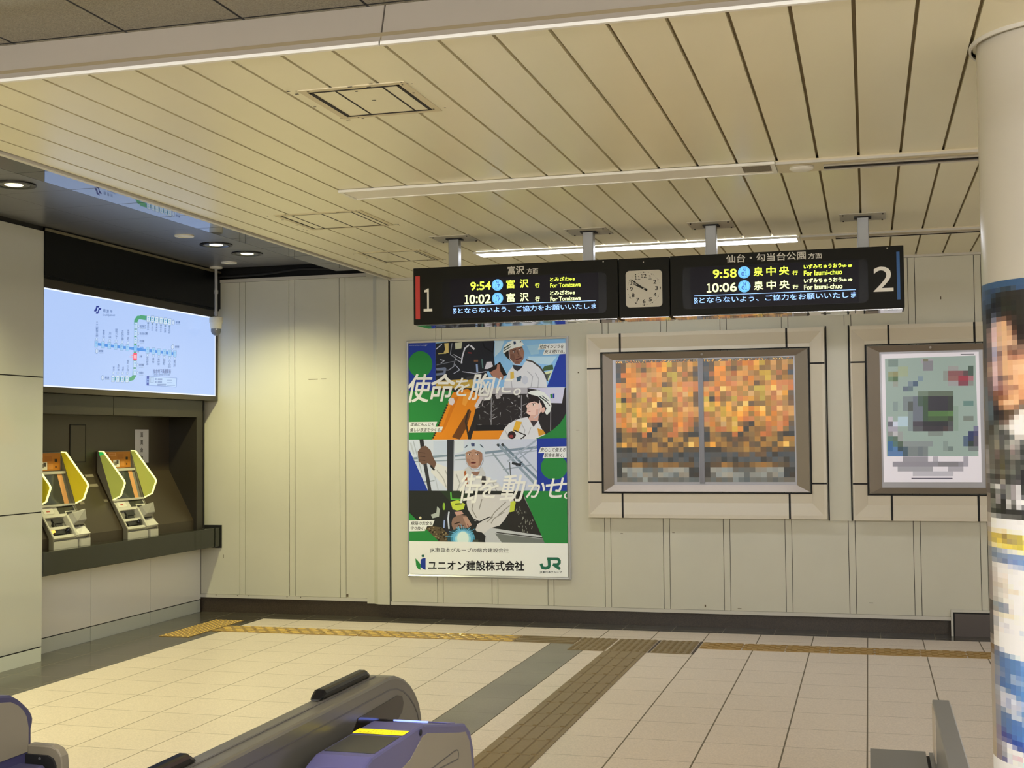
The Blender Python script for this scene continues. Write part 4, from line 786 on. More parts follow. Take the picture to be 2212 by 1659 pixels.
A.poly([(231, 1335), (262, 1366), (288, 1400), (288, 1462), (262, 1452), (240, 1420)], GREEN); A.poly([(290, 1350), (310, 1336), (344, 1332), (344, 1462), (318, 1452), (288, 1430)], (34, 60, 140)); A.ell(315, 1309, 15, 15, (30, 96, 70))
JG = (36, 110, 78)
A.stroke([(1685, 1330), (1690, 1400), (1680, 1425), (1650, 1432), (1615, 1428), (1602, 1390)], 32, JG); A.stroke([(1672, 1330), (1780, 1330), (1798, 1350), (1798, 1372), (1780, 1392), (1735, 1394)], 30, JG); A.stroke([(1735, 1392), (1800, 1436)], 32, JG)
A.text('JR東日本グループ', 1586, 1462, 1824, 1490, (40, 60, 56), bold=0.02)
A.tone = (1.0, 1.06, 1.28)
A.build('print', lambda u, v, n: (IN[0]+u, 10.188-n, IN[1]+v), PRINT, pf, step=0.00002, n0=0.0005)

# =================================================================== ROUND COLUMN WITH ITS BANNER
CC = (0.669, 4.752); CR = 0.272
co = thing('round_column', 'thick round cream column at the right edge wearing a printed banner', 'column', (CC[0], CC[1], FZ))
b = MB(); b.lathe([(CR, FZ), (CR, HC)], (CC[0], CC[1], 0), n=96); b.build('shaft', mat('column_enamel', (186, 180, 164), 0.22, noise=0.015, nscale=4), co, smooth=True)
b = MB(); b.lathe([(CR+0.016, -0.014), (CR+0.024, -0.014), (CR+0.024, 0), (CR+0.012, 0)], (CC[0], CC[1], HC), n=96, cap=False); b.build('ceiling_ring', TRIM, co, smooth=True)
COLUMN_ROWS = '''48,70,100|44,62,82|44,62,90|50,68,88|48,58,68|44,56,68|52,66,82|52,74,104
52,74,104|46,66,92|36,50,66|36,38,42|40,40,40|40,38,36|42,40,36|40,38,36
42,60,84|48,66,88|26,34,44|28,30,32|36,36,32|36,34,30|40,38,34|38,36,32
44,62,84|34,46,60|18,22,32|26,28,32|36,36,32|34,34,30|34,34,32|38,36,32
46,60,74|22,26,36|28,32,42|32,34,40|40,42,36|36,38,32|36,38,34|38,36,30
58,66,76|22,24,28|62,68,82|44,46,50|46,40,36|46,38,34|38,36,30|40,38,32
60,64,70|38,38,44|108,110,126|106,84,78|112,84,70|62,46,38|52,44,40|40,36,30
66,70,66|64,62,64|166,148,150|192,156,132|204,162,124|106,80,70|46,36,32|38,34,30
68,72,68|104,90,88|198,172,172|194,160,132|202,164,124|166,132,108|60,42,34|34,28,26
66,68,68|122,104,100|200,172,174|198,160,136|204,166,130|182,142,110|90,62,50|36,28,26
62,66,68|128,108,104|204,176,178|192,160,132|206,168,130|202,160,124|138,108,90|44,36,32
66,66,70|112,98,96|202,182,184|198,166,142|208,170,134|204,168,138|176,142,114|70,54,46
64,66,74|98,90,92|162,156,176|172,146,132|188,150,122|136,104,88|142,112,94|124,98,84
68,68,74|102,92,94|156,152,176|128,104,100|192,152,120|138,96,76|116,84,70|140,104,86
78,74,74|102,90,92|170,156,172|156,124,114|204,166,132|178,130,106|166,116,92|186,134,106
80,74,72|140,114,108|204,176,178|170,134,122|206,166,128|210,164,124|212,168,130|214,170,130
86,78,76|152,130,116|214,186,188|172,136,122|208,168,128|212,166,128|222,180,144|222,180,142
92,86,84|146,122,112|212,182,184|170,134,122|208,168,130|212,166,126|216,172,136|222,178,138
98,96,96|116,98,98|190,162,168|112,92,94|148,116,98|176,132,104|216,170,130|216,164,120
100,98,98|108,92,92|190,162,168|154,118,112|190,148,122|210,166,126|216,170,132|216,166,122
96,104,112|106,92,94|156,128,134|140,100,96|174,128,108|176,132,108|172,124,98|212,160,116
96,104,112|96,84,88|122,84,72|122,76,64|166,120,100|202,152,118|208,160,120|206,148,108
100,106,112|82,82,88|112,78,62|138,92,66|160,112,84|208,158,116|216,170,128|204,148,108
98,106,116|84,94,106|90,72,64|190,140,104|220,178,140|224,182,144|220,176,134|148,108,82
98,106,114|82,96,106|58,48,52|122,90,68|176,134,102|178,134,104|148,112,88|124,110,98
98,102,110|82,96,106|34,34,40|50,42,42|84,68,54|92,74,60|130,116,106|214,208,200
100,104,110|76,88,96|44,44,48|56,46,44|86,70,58|124,108,98|214,206,200|228,222,216
90,92,92|66,72,76|68,70,66|96,82,76|124,106,96|198,192,186|226,220,214|228,222,216
90,92,92|62,58,52|94,96,90|130,128,122|170,166,160|222,216,212|228,224,218|226,222,216
78,80,78|68,66,58|94,96,90|70,72,72|100,100,98|192,190,184|228,224,218|226,222,216
78,78,74|88,88,84|108,108,100|80,80,82|78,78,76|112,116,114|190,186,180|188,184,180
82,78,74|92,92,84|124,120,106|82,82,82|110,112,106|160,160,154|152,150,146|100,102,102
110,108,108|94,94,86|126,122,108|84,84,82|128,128,122|160,150,148|134,132,128|70,72,72
136,134,136|92,90,84|102,90,86|80,76,68|82,82,78|124,112,110|102,100,98|54,56,56
142,138,138|92,92,86|96,84,80|82,78,66|84,84,80|114,112,106|112,110,106|76,78,78
140,136,136|92,90,84|74,70,62|80,76,62|66,68,64|88,86,80|66,68,64|56,58,56
130,126,126|98,96,88|78,74,66|80,76,56|74,74,70|94,94,88|68,70,66|76,78,74
142,138,138|104,106,100|88,84,78|100,98,82|86,86,80|98,102,94|68,70,68|40,40,44
92,90,90|64,66,62|58,52,48|84,78,64|58,60,56|70,72,70|62,62,64|38,38,42
106,102,102|86,86,84|82,80,78|138,134,126|64,64,62|76,76,76|80,78,80|40,40,44
92,84,82|142,144,140|190,190,188|108,106,110|120,122,118|142,138,140|186,186,188|52,54,54
88,80,78|66,68,62|114,116,114|92,92,90|122,124,120|144,140,142|184,184,186|54,56,56
118,110,102|56,56,52|136,132,132|64,66,70|126,126,122|144,140,142|188,188,190|98,98,102
120,112,104|106,108,98|132,128,128|38,38,38|180,180,178|116,116,114|208,208,210|220,220,222
120,112,104|98,100,92|62,62,58|42,42,40|158,158,156|78,78,76|186,186,188|120,120,124
122,114,106|60,62,56|42,44,40|38,38,36|48,48,48|48,48,46|46,46,46|48,48,52
158,150,140|152,152,148|116,118,118|92,92,92|90,90,88|84,84,82|78,78,76|58,60,58
158,150,140|220,218,210|226,224,218|226,222,216|228,226,222|224,222,220|214,214,214|216,216,216
168,160,156|222,220,214|228,224,220|228,226,220|236,234,230|238,236,232|238,236,236|238,238,240
162,152,134|216,208,184|218,208,176|216,202,160|230,222,196|234,228,204|234,228,206|240,238,230
168,152,112|196,174,82|192,170,86|150,130,80|182,166,94|178,164,94|180,166,80|224,210,130
166,150,112|184,166,92|212,188,84|176,154,80|164,148,100|168,154,96|178,164,86|200,184,110
160,154,136|220,206,158|222,206,124|222,202,104|220,200,90|204,188,90|194,180,80|228,210,84
126,128,130|128,138,150|156,164,172|174,180,192|200,204,200|212,212,204|224,220,186|230,222,170
130,132,134|110,124,142|122,138,162|126,142,166|124,144,178|124,146,182|124,146,184|126,150,190
142,142,138|144,150,160|130,138,156|110,124,152|126,144,184|116,138,184|118,146,190|106,140,190
142,140,136|202,200,196|212,210,208|212,210,210|194,198,212|176,186,206|166,178,202|150,170,206
144,138,134|192,188,184|216,214,212|216,214,210|216,216,214|214,214,216|234,232,234|238,236,238
138,130,126|192,186,180|220,214,210|220,212,206|230,228,222|232,230,226|234,232,228|226,224,228
134,126,122|190,182,176|210,204,196|214,206,194|234,230,222|232,232,228|232,228,216|224,222,228
134,126,122|184,176,166|194,186,174|208,202,190|228,222,210|234,230,220|236,234,224|238,238,240
136,128,124|182,178,172|196,194,188|206,200,192|220,212,196|214,206,190|234,228,212|232,232,236
136,128,124|184,180,174|204,202,196|214,208,200|232,226,218|234,230,222|236,232,222|236,234,238
140,132,126|170,168,162|188,188,184|218,216,208|220,218,212|238,236,232|236,234,222|228,228,230
76,72,68|136,144,148|126,138,154|150,154,166|220,216,210|236,234,230|236,234,220|238,236,238
72,68,66|144,142,138|138,146,158|146,152,164|212,208,204|236,234,232|236,234,222|240,240,242
86,78,80|194,186,176|208,204,184|220,214,194|222,212,190|232,226,210|236,232,214|242,242,244
78,74,74|168,168,172|210,208,204|234,230,224|232,232,218|232,230,214|232,230,216|224,222,228
72,70,72|164,166,168|212,212,216|202,202,208|222,222,226|222,222,226|224,226,232|226,228,234
70,68,70|186,182,178|218,214,212|212,212,216|216,216,220|220,220,224|200,206,216|208,212,222
70,66,66|200,196,190|226,222,220|222,220,220|230,228,228|228,228,232|216,218,224|210,214,222
118,110,102|204,200,194|236,232,224|234,232,226|236,232,228|234,230,228|232,232,234|230,230,234
134,126,120|210,206,198|232,228,222|234,230,224|240,238,234|242,240,240|242,240,240|242,240,242
110,88,58|124,124,132|190,196,210|228,228,230|238,238,238|242,242,242|242,240,240|242,242,242
120,106,92|96,106,128|100,120,152|126,146,172|168,184,200|206,216,226|230,232,238|238,240,244
148,138,130|104,114,134|86,112,152|88,118,164|88,124,172|92,126,176|118,150,200|140,168,212
150,140,132|108,120,136|84,110,154|88,118,164|88,124,172|92,128,178|96,138,196|94,142,202
152,142,134|128,132,142|98,118,152|86,114,158|88,122,170|90,124,178|92,134,192|94,142,200
152,142,134|126,132,144|108,124,156|88,116,160|138,160,190|116,142,186|106,144,196|98,142,198
152,144,136|120,126,146|80,106,150|88,116,158|136,156,186|132,156,190|130,160,198|132,164,206
152,144,136|122,128,144|76,104,152|76,110,160|82,116,170|94,128,178|108,146,196|112,150,206
154,146,136|150,154,164|158,168,186|104,126,158|84,118,172|86,126,182|88,136,196|90,138,200
156,148,138|148,150,156|184,186,196|176,182,196|170,180,200|108,140,182|92,134,192|92,138,198
158,148,138|144,144,150|186,188,200|154,162,186|196,202,216|170,180,202|158,176,212|160,184,216
158,150,138|146,142,148|180,182,196|156,164,186|182,186,202|174,180,198|152,172,206|158,182,214
160,150,138|130,132,142|130,142,162|168,172,182|178,186,200|150,168,196|106,142,190|150,176,210
162,152,138|128,130,140|92,112,146|96,118,156|172,184,204|174,186,202|138,158,188|184,200,220
160,152,138|126,128,140|90,112,148|84,112,158|80,114,168|86,118,172|122,150,194|118,150,198
162,152,140|126,128,140|90,110,148|82,112,158|78,112,170|80,114,172|80,122,182|80,126,190
160,152,136|126,118,134|82,94,140|84,112,158|78,114,170|78,116,172|78,122,184|82,128,190
166,154,138|124,118,134|72,74,130|66,82,142|72,102,164|76,114,178|82,128,190|84,132,196
166,154,138|130,122,140|104,104,142|90,98,150|52,76,150|56,82,158|66,96,172|78,116,186
166,154,138|144,140,148|168,168,178|210,210,218|140,148,186|76,94,152|66,88,164|64,90,170
164,150,130|134,126,130|162,162,170|230,228,228|236,234,234|222,220,222|192,194,208|146,154,196
162,150,128|132,124,126|148,150,160|206,210,214|206,192,198|208,184,192|234,232,234|240,238,240
164,152,130|130,120,130|108,108,142|208,208,222|228,222,214|210,212,210|190,220,222|200,220,224'''.split()
bn = MB(); TH = [-179, -167.1, -158, -151.3, -145.6, -140.6, -136.1, -131.8, -127.9]
z = 2.0155; RB = CR+0.0015
def cell(t0, t1, z0, z1, c):
    n = max(1, int((t1-t0)/3)); 
    for i in range(n):
        a, e = math.radians(t0+(t1-t0)*i/n), math.radians(t0+(t1-t0)*(i+1)/n)
        bn.add([(CC[0]+RB*math.cos(a), CC[1]+RB*math.sin(a), z0), (CC[0]+RB*math.cos(e), CC[1]+RB*math.sin(e), z0), (CC[0]+RB*math.cos(e), CC[1]+RB*math.sin(e), z1), (CC[0]+RB*math.cos(a), CC[1]+RB*math.sin(a), z1)], [(0, 1, 2, 3)], 0, tuple(min(0.92, q*1.3) for q in lin(c)))
cell(-179, -62, z-0.0215, z, (52, 78, 108)); z -= 0.0215
for row in COLUMN_ROWS:
    cs = [tuple(int(q) for q in c.split(',')) for c in row.split('|')]
    for i in range(8): cell(TH[i], TH[i+1], z-0.01673, z, cs[i])
    for i in range(12): cell(-127.9+i*5.5, -127.9+(i+1)*5.5, z-0.01673, z, cs[7-min(7, i//2)])
    z -= 0.01673
cell(-179, -62, 0.22, z, (238, 236, 236))
tag(bn.build('column_banner', PRINT), 'printed banner wrapped round the column, dark-haired person in suit above white and blue bands', 'poster')

# =================================================================== FARE ADJUSTMENT BAY
lb = thing('fare_map_lightbox', 'large lit fare map lightbox above the fare adjustment machines', 'illuminated sign', (-5.67, 9.0, 1.85))
SY0, SY1, SZ0, SZ1, SX = 7.745, 10.212, 1.889, 2.592, -5.60
b = MB(); b.box(-5.735, SX, 7.73, 10.245, SZ1, 2.655); b.box(-5.735, SX, 7.73, 10.245, 1.848, SZ0); b.box(-5.735, SX, SY1, 10.245, SZ0, SZ1); b.box(-5.735, SX, 7.725, SY0, SZ0, SZ1); b.box(-5.735, -5.64, SY0, SY1, SZ0, SZ1)
b.build('housing', mat('lightbox_frame', (52, 46, 36), 0.3), lb)
def PS(u, v, n): return (SX-0.006+n, SY0+u, SZ0+v)
SW, SH = SY1-SY0, SZ1-SZ0
b = MB(); b.add([PS(0, 0, 0), PS(SW, 0, 0), PS(SW, SH, 0), PS(0, SH, 0)], [(0, 1, 2, 3)]); b.build('lit_panel', mat('lit_panel', (20, 20, 22), 0.2, emit=(182, 208, 255), es=0.78), lb)
b = MB()
for r in ((0, 0, SW, 0.010), (0, SH-0.010, SW, SH), (SW-0.012, 0, SW, SH)): b.add([PS(r[0], r[1], 0.0004), PS(r[2], r[1], 0.0004), PS(r[2], r[3], 0.0004), PS(r[0], r[3], 0.0004)], [(0, 1, 2, 3)])
b.build('bright_edge', mat('lit_edge', (20, 20, 22), 0.3, emit=(226, 234, 255), es=1.0), lb)
A = Art(SW, SH, [(76, 122), (2108, 475), (2145, 1418), (72, 1303)])
NAVY = (30, 50, 140); GR = (70, 160, 120); TXT = (84, 114, 168); BL = (60, 140, 226); BOX = (170, 206, 240); OUT = (120, 150, 190)
A.poly([(738, 338), (700, 338), (688, 392), (672, 402), (690, 404), (706, 396), (716, 350), (728, 352)], NAVY); A.poly([(762, 366), (728, 362), (716, 414), (698, 414), (697, 432), (722, 430), (736, 390), (750, 386)], NAVY); A.poly([(674, 402), (682, 376), (700, 380), (700, 404)], NAVY); A.poly([(738, 338), (728, 358), (712, 354), (718, 338)], NAVY); A.poly([(700, 410), (726, 414), (722, 432), (696, 430)], NAVY)
for ch, x in (('精', 782), ('算', 822), ('所', 862)): A.text(ch, x, 374+(x-782)*0.14, x+28, 416+(x-782)*0.14, TXT, bold=0.01)
A.text('Fare Adjustment', 778, 432, 922, 466, TXT, bold=0.01)
def blue_y(x): return 790+(x-705)*0.1225
A.stroke([(705, 790), (1640, blue_y(1640))], 34, BL)
def vtext(s, x, y0, y1, wd=26):
    n = len(s); 
    for i, ch in enumerate(s):
        if ch in '一ー': A.rect(x-wd*(0.4 if ch == '一' else 0.06), y0+(y1-y0)*(i+(0.40 if ch == '一' else 0.1))/n, x+wd*(0.4 if ch == '一' else 0.06), y0+(y1-y0)*(i+(0.52 if ch == '一' else 0.8))/n, TXT)
        else: A.text(ch, x-wd/2, y0+(y1-y0)*i/n, x+wd/2, y0+(y1-y0)*(i+0.88)/n, TXT, bold=0.02)
def station(x, y, c=BOX): A.rect(x-20, y-40, x+20, y+40, OUT); A.rect(x-17, y-36, x+17, y+36, c); A.rect(x-8, y-20, x+8, y-4, (120, 176, 232)); A.rect(x-6, y+8, x+6, y+22, (140, 186, 236))
west = [(705, '八木山動物公園', 250), (785, '青葉山', 130), (860, '川内', 110), (935, '国際センター', 170), (1008, '大町西公園', 160), (1075, '青葉通一番町', 180)]
for x, nm, L_ in west:
    y = blue_y(x); station(x, y, (150, 200, 244)); A.ell(x+4, y-62, 14, 18, OUT); A.ell(x+4, y-62, 11, 15, (186, 212, 246)); vtext(nm, x+6, y-82-L_*0.75, y-84)
east = [(1315, '宮城野通', 130), (1385, '連坊', 90), (1450, '薬師堂', 110), (1515, '卸町', 100), (1580, '六丁の目', 130), (1640, '荒井', 110)]
for x, nm, L_ in east:
    y = blue_y(x); station(x, y, (150, 200, 244)); A.ell(x, y+58, 13, 16, OUT); A.ell(x, y+58, 10, 13, (186, 212, 246)); vtext(nm, x, y+80, y+76+L_*0.8)
A.stroke([(1165, 1130), (1165, 545)], 30, GR); A.stroke([(1165, 550), (1168, 510), (1190, 475), (1230, 470)], 42, GR); A.stroke([(1220, 470), (1290, 480)], 52, GR); A.stroke([(1290, 485), (1565, 520)], 40, (60, 140, 170))
A.stroke([(1165, 1120), (1162, 1170), (1140, 1205), (1100, 1216)], 44, GR); A.stroke([(1100, 1216), (905, 1206)], 40, (70, 150, 170))
for i, nm in enumerate(('泉中央', '八乙女', '黒松', '旭ヶ丘', '台原', '北仙台')):
    x = 1312+i*50.5; y = 487+i*7.6; station(x, y, (206, 226, 240)); A.ell(x, y+56, 11, 14, OUT); vtext(nm, x, y+76, y+140, 22)
for i, nm in enumerate(('富沢', '長町南', '長町', '長町一丁目')):
    x = 907+i*56; y = 1208+i*1.5; station(x, y, (206, 226, 240)); A.ell(x, y-70, 12, 18, OUT); A.ell(x, y-70, 9, 14, (190, 214, 246)); vtext(nm, x+6, y-92-28*len(nm), y-94, 22)
for y, nm in ((570, '北四番丁'), (655, '勾当台公園'), (745, '広瀬通'), (1030, '愛宕橋'), (1125, '河原町')):
    station(1165, y, (190, 218, 244)); A.ell(1198, y+8, 11, 18, OUT); A.ell(1198, y+8, 8, 14, (190, 214, 246)); A.text(nm, 1215, y-6, 1215+18*len(nm), y+24, TXT, bold=0.03); A.rect(1216, y+34, 1216+17*len(nm), y+40, (150, 176, 214))
station(1165, 843, (120, 190, 246)); A.stroke([(1185, 848), (1290, 860)], 18, BL); A.ell(1200, 812, 10, 12, OUT); A.ell(1200, 880, 10, 12, OUT); A.text('仙台', 1222, 818, 1262, 846, BL, bold=0.05)
A.rect(1142, 898, 1186, 985, (240, 70, 110)); A.rect(1148, 918, 1182, 962, (255, 176, 190)); A.text('五橋', 1215, 925, 1245, 950, TXT, bold=0.03); A.stroke([(1115, 920), (1140, 930)], 10, (240, 150, 170)); A.stroke([(1100, 942), (1140, 950)], 8, (240, 150, 170))
for x, y, nm in ((706, 876, '東西線'), (1606, 822, '東西線'), (1606, 532, '南北線'), (780, 1196, '南北線')):
    A.ell(x, y, 18, 32, OUT); A.ell(x, y, 14, 26, (196, 216, 246)); A.text(nm, x+28, y-16, x+78, y+12, TXT, bold=0.03); A.rect(x+28, y+20, x+82, y+27, (150, 176, 214))
A.text('仙台地下鉄運賃表', 1386, 1088, 1596, 1142, (84, 104, 160), bold=0.02); A.text('Sendai Subway Fare Table', 1392, 1144, 1588, 1172, TXT, bold=0.01)
A.poly([(1308, 1172), (1670, 1196), (1668, 1310), (1308, 1287)], (120, 150, 210)); A.poly([(1314, 1178), (1664, 1201), (1662, 1304), (1314, 1281)], (184, 212, 250)); A.poly([(1308, 1172), (1336, 1174), (1336, 1289), (1308, 1287)], (46, 76, 170)); A.rect(1314, 1206, 1330, 1226, (150, 190, 250)); A.rect(1314, 1234, 1330, 1254, (150, 190, 250)); A.rect(1354, 1188, 1390, 1256, OUT); A.rect(1358, 1192, 1386, 1252, (176, 204, 242))
for x0, y0, wd in ((1406, 1200, 20), (1440, 1202, 54), (1406, 1234, 20), (1440, 1236, 52), (1438, 1268, 104)): A.rect(x0, y0, x0+wd, y0+22, (132, 158, 206))
for x0, y0, wd in ((1552, 1220, 56), (1552, 1252, 64), (1552, 1282, 100)): A.rect(x0, y0, x0+wd, y0+7, (124, 152, 204))
A.build('fare_map', PS, LIT, lb, step=0.00001, n0=0.0006)

ct = thing('counter', 'long glossy dark stone counter under the fare adjustment machines', 'counter', (-5.7, 9.0, 0.55))
b = MB(); b.box(-5.80, -5.578, 7.722, 10.15, 0.555, 0.722); b.build('counter_slab', COUNTER, ct, bevel=0.004)
b = MB(); b.box(-5.80, -5.570, 10.152, 10.236, 0.555, 0.722); b.build('end_cap', COUNTER, ct, bevel=0.003)
b = MB(); b.box(-5.735, -5.560, 10.237, 10.247, 0.540, 0.742); b.build('edge_seal', BLACK, ct)

GREYP = mat('machine_grey', (120, 118, 106), 0.45); LGREY = mat('machine_light_grey', (186, 184, 168), 0.45); MDARK = mat('machine_dark', (26, 26, 26), 0.35); MGREY = mat('machine_mid_grey', (98, 96, 88), 0.5)
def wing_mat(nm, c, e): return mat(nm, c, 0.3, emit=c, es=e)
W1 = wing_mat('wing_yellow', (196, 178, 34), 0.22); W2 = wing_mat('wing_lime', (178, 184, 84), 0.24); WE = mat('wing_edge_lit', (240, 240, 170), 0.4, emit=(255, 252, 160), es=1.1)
OR = (182, 116, 40)
def machine(label, y0, wing, blue, green):
    t = thing('fare_adjustment_machine', label, 'ticket machine', (-5.85, y0+0.225, 0.722), 'fare adjustment machines on the counter')
    y1 = y0+0.45
    base = (-5.652, 0.80); top = (-5.79, 1.025); dx, dz = top[0]-base[0], top[1]-base[1]; Ls = math.hypot(dx, dz); dx /= Ls; dz /= Ls
    b = MB(); b.prism([(-5.672, 0.7225), (-5.678, 0.79), (-5.812, 1.02), (-5.80, 1.03), (-5.872, 1.268), (-5.895, 1.275), (-5.898, 1.418), (-5.925, 1.418), (-5.925, 1.255), (-5.830, 1.04), (-5.686, 0.79), (-5.686, 0.7225)], 'y', y0+0.012, y1-0.012); b.build('body', GREYP, t)
    for a in (y0, y1-0.012):
        b = MB(); b.prism([(-5.785, 1.025), (-5.905, 1.418), (-5.925, 1.418), (-5.925, 1.25), (-5.686, 0.80), (-5.686, 0.7225), (-5.648, 0.7225), (-5.648, 0.80)], 'y', a, a+0.012); b.build('side_panel', mat('machine_side', (112, 108, 92), 0.45), t)
    b = MB(); b.box(-5.800, -5.774, y0+0.004, y1-0.004, 1.020, 1.034); b.build('shelf', LGREY, t); b = MB(); b.box(-5.88, -5.855, y0+0.012, y1-0.012, 1.256, 1.276); b.build('header_ledge', LGREY, t)
    # header with printed notices
    A = Art(0.40, 0.13, [(0, 0), (400, 0), (400, 130), (0, 130)])
    A.rect(0, 0, 400, 130, OR)
    for x0, y0_, x1, y1_, c in ((90, 8, 190, 34, (206, 150, 90)), (100, 14, 180, 30, (190, 120, 50)), (210, 20, 300, 60, (170, 104, 36)), (30, 40, 120, 90, (170, 106, 38)), (150, 66, 240, 124, (214, 210, 190)), (165, 80, 200, 110, (120, 116, 100)), (196, 70, 226, 100, (70, 66, 58)), (330, 44, 362, 66, (44, 30, 26)), (336, 96, 354, 110, (70, 40, 24)), (40, 14, 80, 28, (120, 74, 34)), (250, 80, 310, 120, (196, 132, 60))): A.rect(x0, y0_, x1, y1_, c)
    A.build('header_panel', lambda u, v, n: (-5.893-v*0.02+n, y0+0.025+u, 1.282+v), PRINT, t, step=0.0001, n0=0.001)
    sd = Vector((-0.072, 0, 0.238)).normalized(); sn = Vector((0.238, 0, 0.072)).normalized()
    def PSC(u, v, n): q = Vector((-5.80, y0+u, 1.03))+sd*v+sn*n; return tuple(q)
    b = MB(); slab(b, [(0.03, 0.006), (0.40, 0.006), (0.40, 0.236), (0.03, 0.236)], PSC, 0, 0.002); b.build('touch_screen', mat('touch_screen', (44, 50, 54), 0.12), t)
    b = MB(); slab(b, [(0.345, 0.004), (0.402, 0.004), (0.402, 0.238), (0.345, 0.238)], PSC, 0.002, 0.003); b.build('notice_strip', mat('orange_strip', (206, 150, 96), 0.5), t)
    # side wings with lit edges
    wp = [(-5.905, 1.417), (-5.866, 1.415), (-5.680, 1.186), (-5.671, 1.165), (-5.708, 1.066), (-5.776, 1.034)]
    for k, ya in enumerate((y0-0.010, y1-0.002)):
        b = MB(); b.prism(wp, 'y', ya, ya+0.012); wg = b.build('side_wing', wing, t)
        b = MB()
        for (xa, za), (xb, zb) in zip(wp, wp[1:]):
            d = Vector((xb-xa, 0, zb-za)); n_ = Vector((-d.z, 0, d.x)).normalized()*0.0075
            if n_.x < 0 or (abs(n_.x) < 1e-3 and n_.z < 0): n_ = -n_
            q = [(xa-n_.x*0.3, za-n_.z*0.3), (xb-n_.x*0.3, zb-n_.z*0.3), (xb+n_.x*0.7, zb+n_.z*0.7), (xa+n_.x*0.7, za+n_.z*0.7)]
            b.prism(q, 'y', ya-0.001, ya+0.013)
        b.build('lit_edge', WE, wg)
        if green and k == 0:
            b = MB(); b.prism([(-5.902, 1.412), (-5.868, 1.411), (-5.855, 1.392), (-5.894, 1.382)], 'y', ya-0.0015, ya); b.build('status_lamp', mat('lamp_green', (40, 150, 70), 0.4, emit=(50, 190, 90), es=0.6), wg)
    # lower console on the sloping front
    nx, nz = dz, -dx
    def PC(u, v, n): return (base[0]+dx*v+nx*n-0.03*nx, y0+u, base[1]+dz*v+nz*n-0.03*nz)
    def blk(mb, u0, u1, v0, v1, n0, n1): mb.add([PC(u, v, n) for n in (n0, n1) for u, v in ((u0, v0), (u1, v0), (u1, v1), (u0, v1))], [(3, 2, 1, 0), (4, 5, 6, 7), (0, 1, 5, 4), (1, 2, 6, 5), (2, 3, 7, 6), (3, 0, 4, 7)])
    b = MB(); blk(b, 0.03, 0.268, 0.0, 0.172, 0.0, 0.003); b.build('console_recess', MGREY, t)
    b = MB(); blk(b, 0.012, 0.030, 0.0, Ls, 0, 0.030); blk(b, 0.012, 0.45-0.012, 0.172, Ls, 0, 0.028); blk(b, 0.268, 0.292, 0.0, 0.172, 0, 0.045); blk(b, 0.03, 0.27, 0.0, 0.022, 0, 0.030); blk(b, 0.03, 0.268, 0.072, 0.094, 0, 0.026)
    b.build('console', LGREY, t)
    b = MB(); blk(b, 0.225, 0.30, 0.195, 0.255, 0.028, 0.0286); blk(b, 0.30, 0.425, 0.215, 0.262, 0.028, 0.029); blk(b, 0.31, 0.38, 0.178, 0.205, 0.028, 0.0295); blk(b, 0.12, 0.235, 0.125, 0.162, 0.0, 0.02); blk(b, 0.10, 0.115, 0.098, 0.125, 0, 0.024); blk(b, 0.13, 0.21, 0.098, 0.118, 0, 0.018); blk(b, 0.06, 0.245, 0.034, 0.060, 0, 0.026)
    b.build('slots', MDARK, t)
    b = MB(); blk(b, 0.05, 0.17, 0.20, 0.25, 0.028, 0.030); b.build('card_slot_plate', mat('card_plate', (204, 202, 186), 0.4), t)
    b = MB(); blk(b, 0.085, 0.125, 0.216, 0.226, 0.030, 0.0305); b.build('red_mark', mat('red_mark', (170, 70, 50), 0.5), t)
    b = MB(); ctr = PC(0.222, 0.05, 0.02); b.lathe([(0.030, 0.0), (0.032, 0.012), (0.020, 0.022), (0.004, 0.024)], ctr, axis='x', n=20); b.build('coin_knob', GLOSS_BLACK, t, smooth=True)
    b = MB()
    sc = [(0.292, 0.165), (0.435, 0.175), (0.44, 0.195), (0.30, 0.19)]
    v = [PC(0.285, 0.085, 0.03), PC(0.43, 0.085, 0.03), PC(0.445, 0.19, 0.03), PC(0.285, 0.18, 0.03), PC(0.32, 0.10, 0.075), PC(0.425, 0.10, 0.085), PC(0.445, 0.185, 0.105), PC(0.315, 0.178, 0.07)]
    b.add(v, [(3, 2, 1, 0), (4, 5, 6, 7), (0, 1, 5, 4), (1, 2, 6, 5), (2, 3, 7, 6), (3, 0, 4, 7)]); b.build('coin_tray', mat('coin_tray', (136, 134, 124), 0.4), t, bevel=0.008)
    b = MB(); v = [PC(0.30, 0.0, 0.0), PC(0.438, 0.0, 0.0), PC(0.438, 0.085, 0.0), PC(0.30, 0.085, 0.0), PC(0.335, 0.01, 0.03), PC(0.43, 0.0, 0.055), PC(0.43, 0.075, 0.035), PC(0.345, 0.078, 0.02)]
    b.add(v, [(3, 2, 1, 0), (4, 5, 6, 7), (0, 1, 5, 4), (1, 2, 6, 5), (2, 3, 7, 6), (3, 0, 4, 7)]); b.build('coin_return', LGREY, t)
    b = MB(); b.add([PC(0.04, 0.10, 0.004), PC(0.10, 0.10, 0.004), PC(0.13, 0.165, 0.004), PC(0.045, 0.165, 0.004)], [(0, 1, 2, 3)]); b.build('bill_slot', mat('bill_lit', (30, 50, 200), 0.4, emit=(40, 64, 255), es=0.8) if blue else MGREY, t)
    b = MB(); b.box(-5.672, -5.645, y0+0.004, y0+0.29, 0.7225, 0.775); b.box(-5.672, -5.643, y0+0.33, y1-0.004, 0.7225, 0.775); b.build('plinth', LGREY, t)
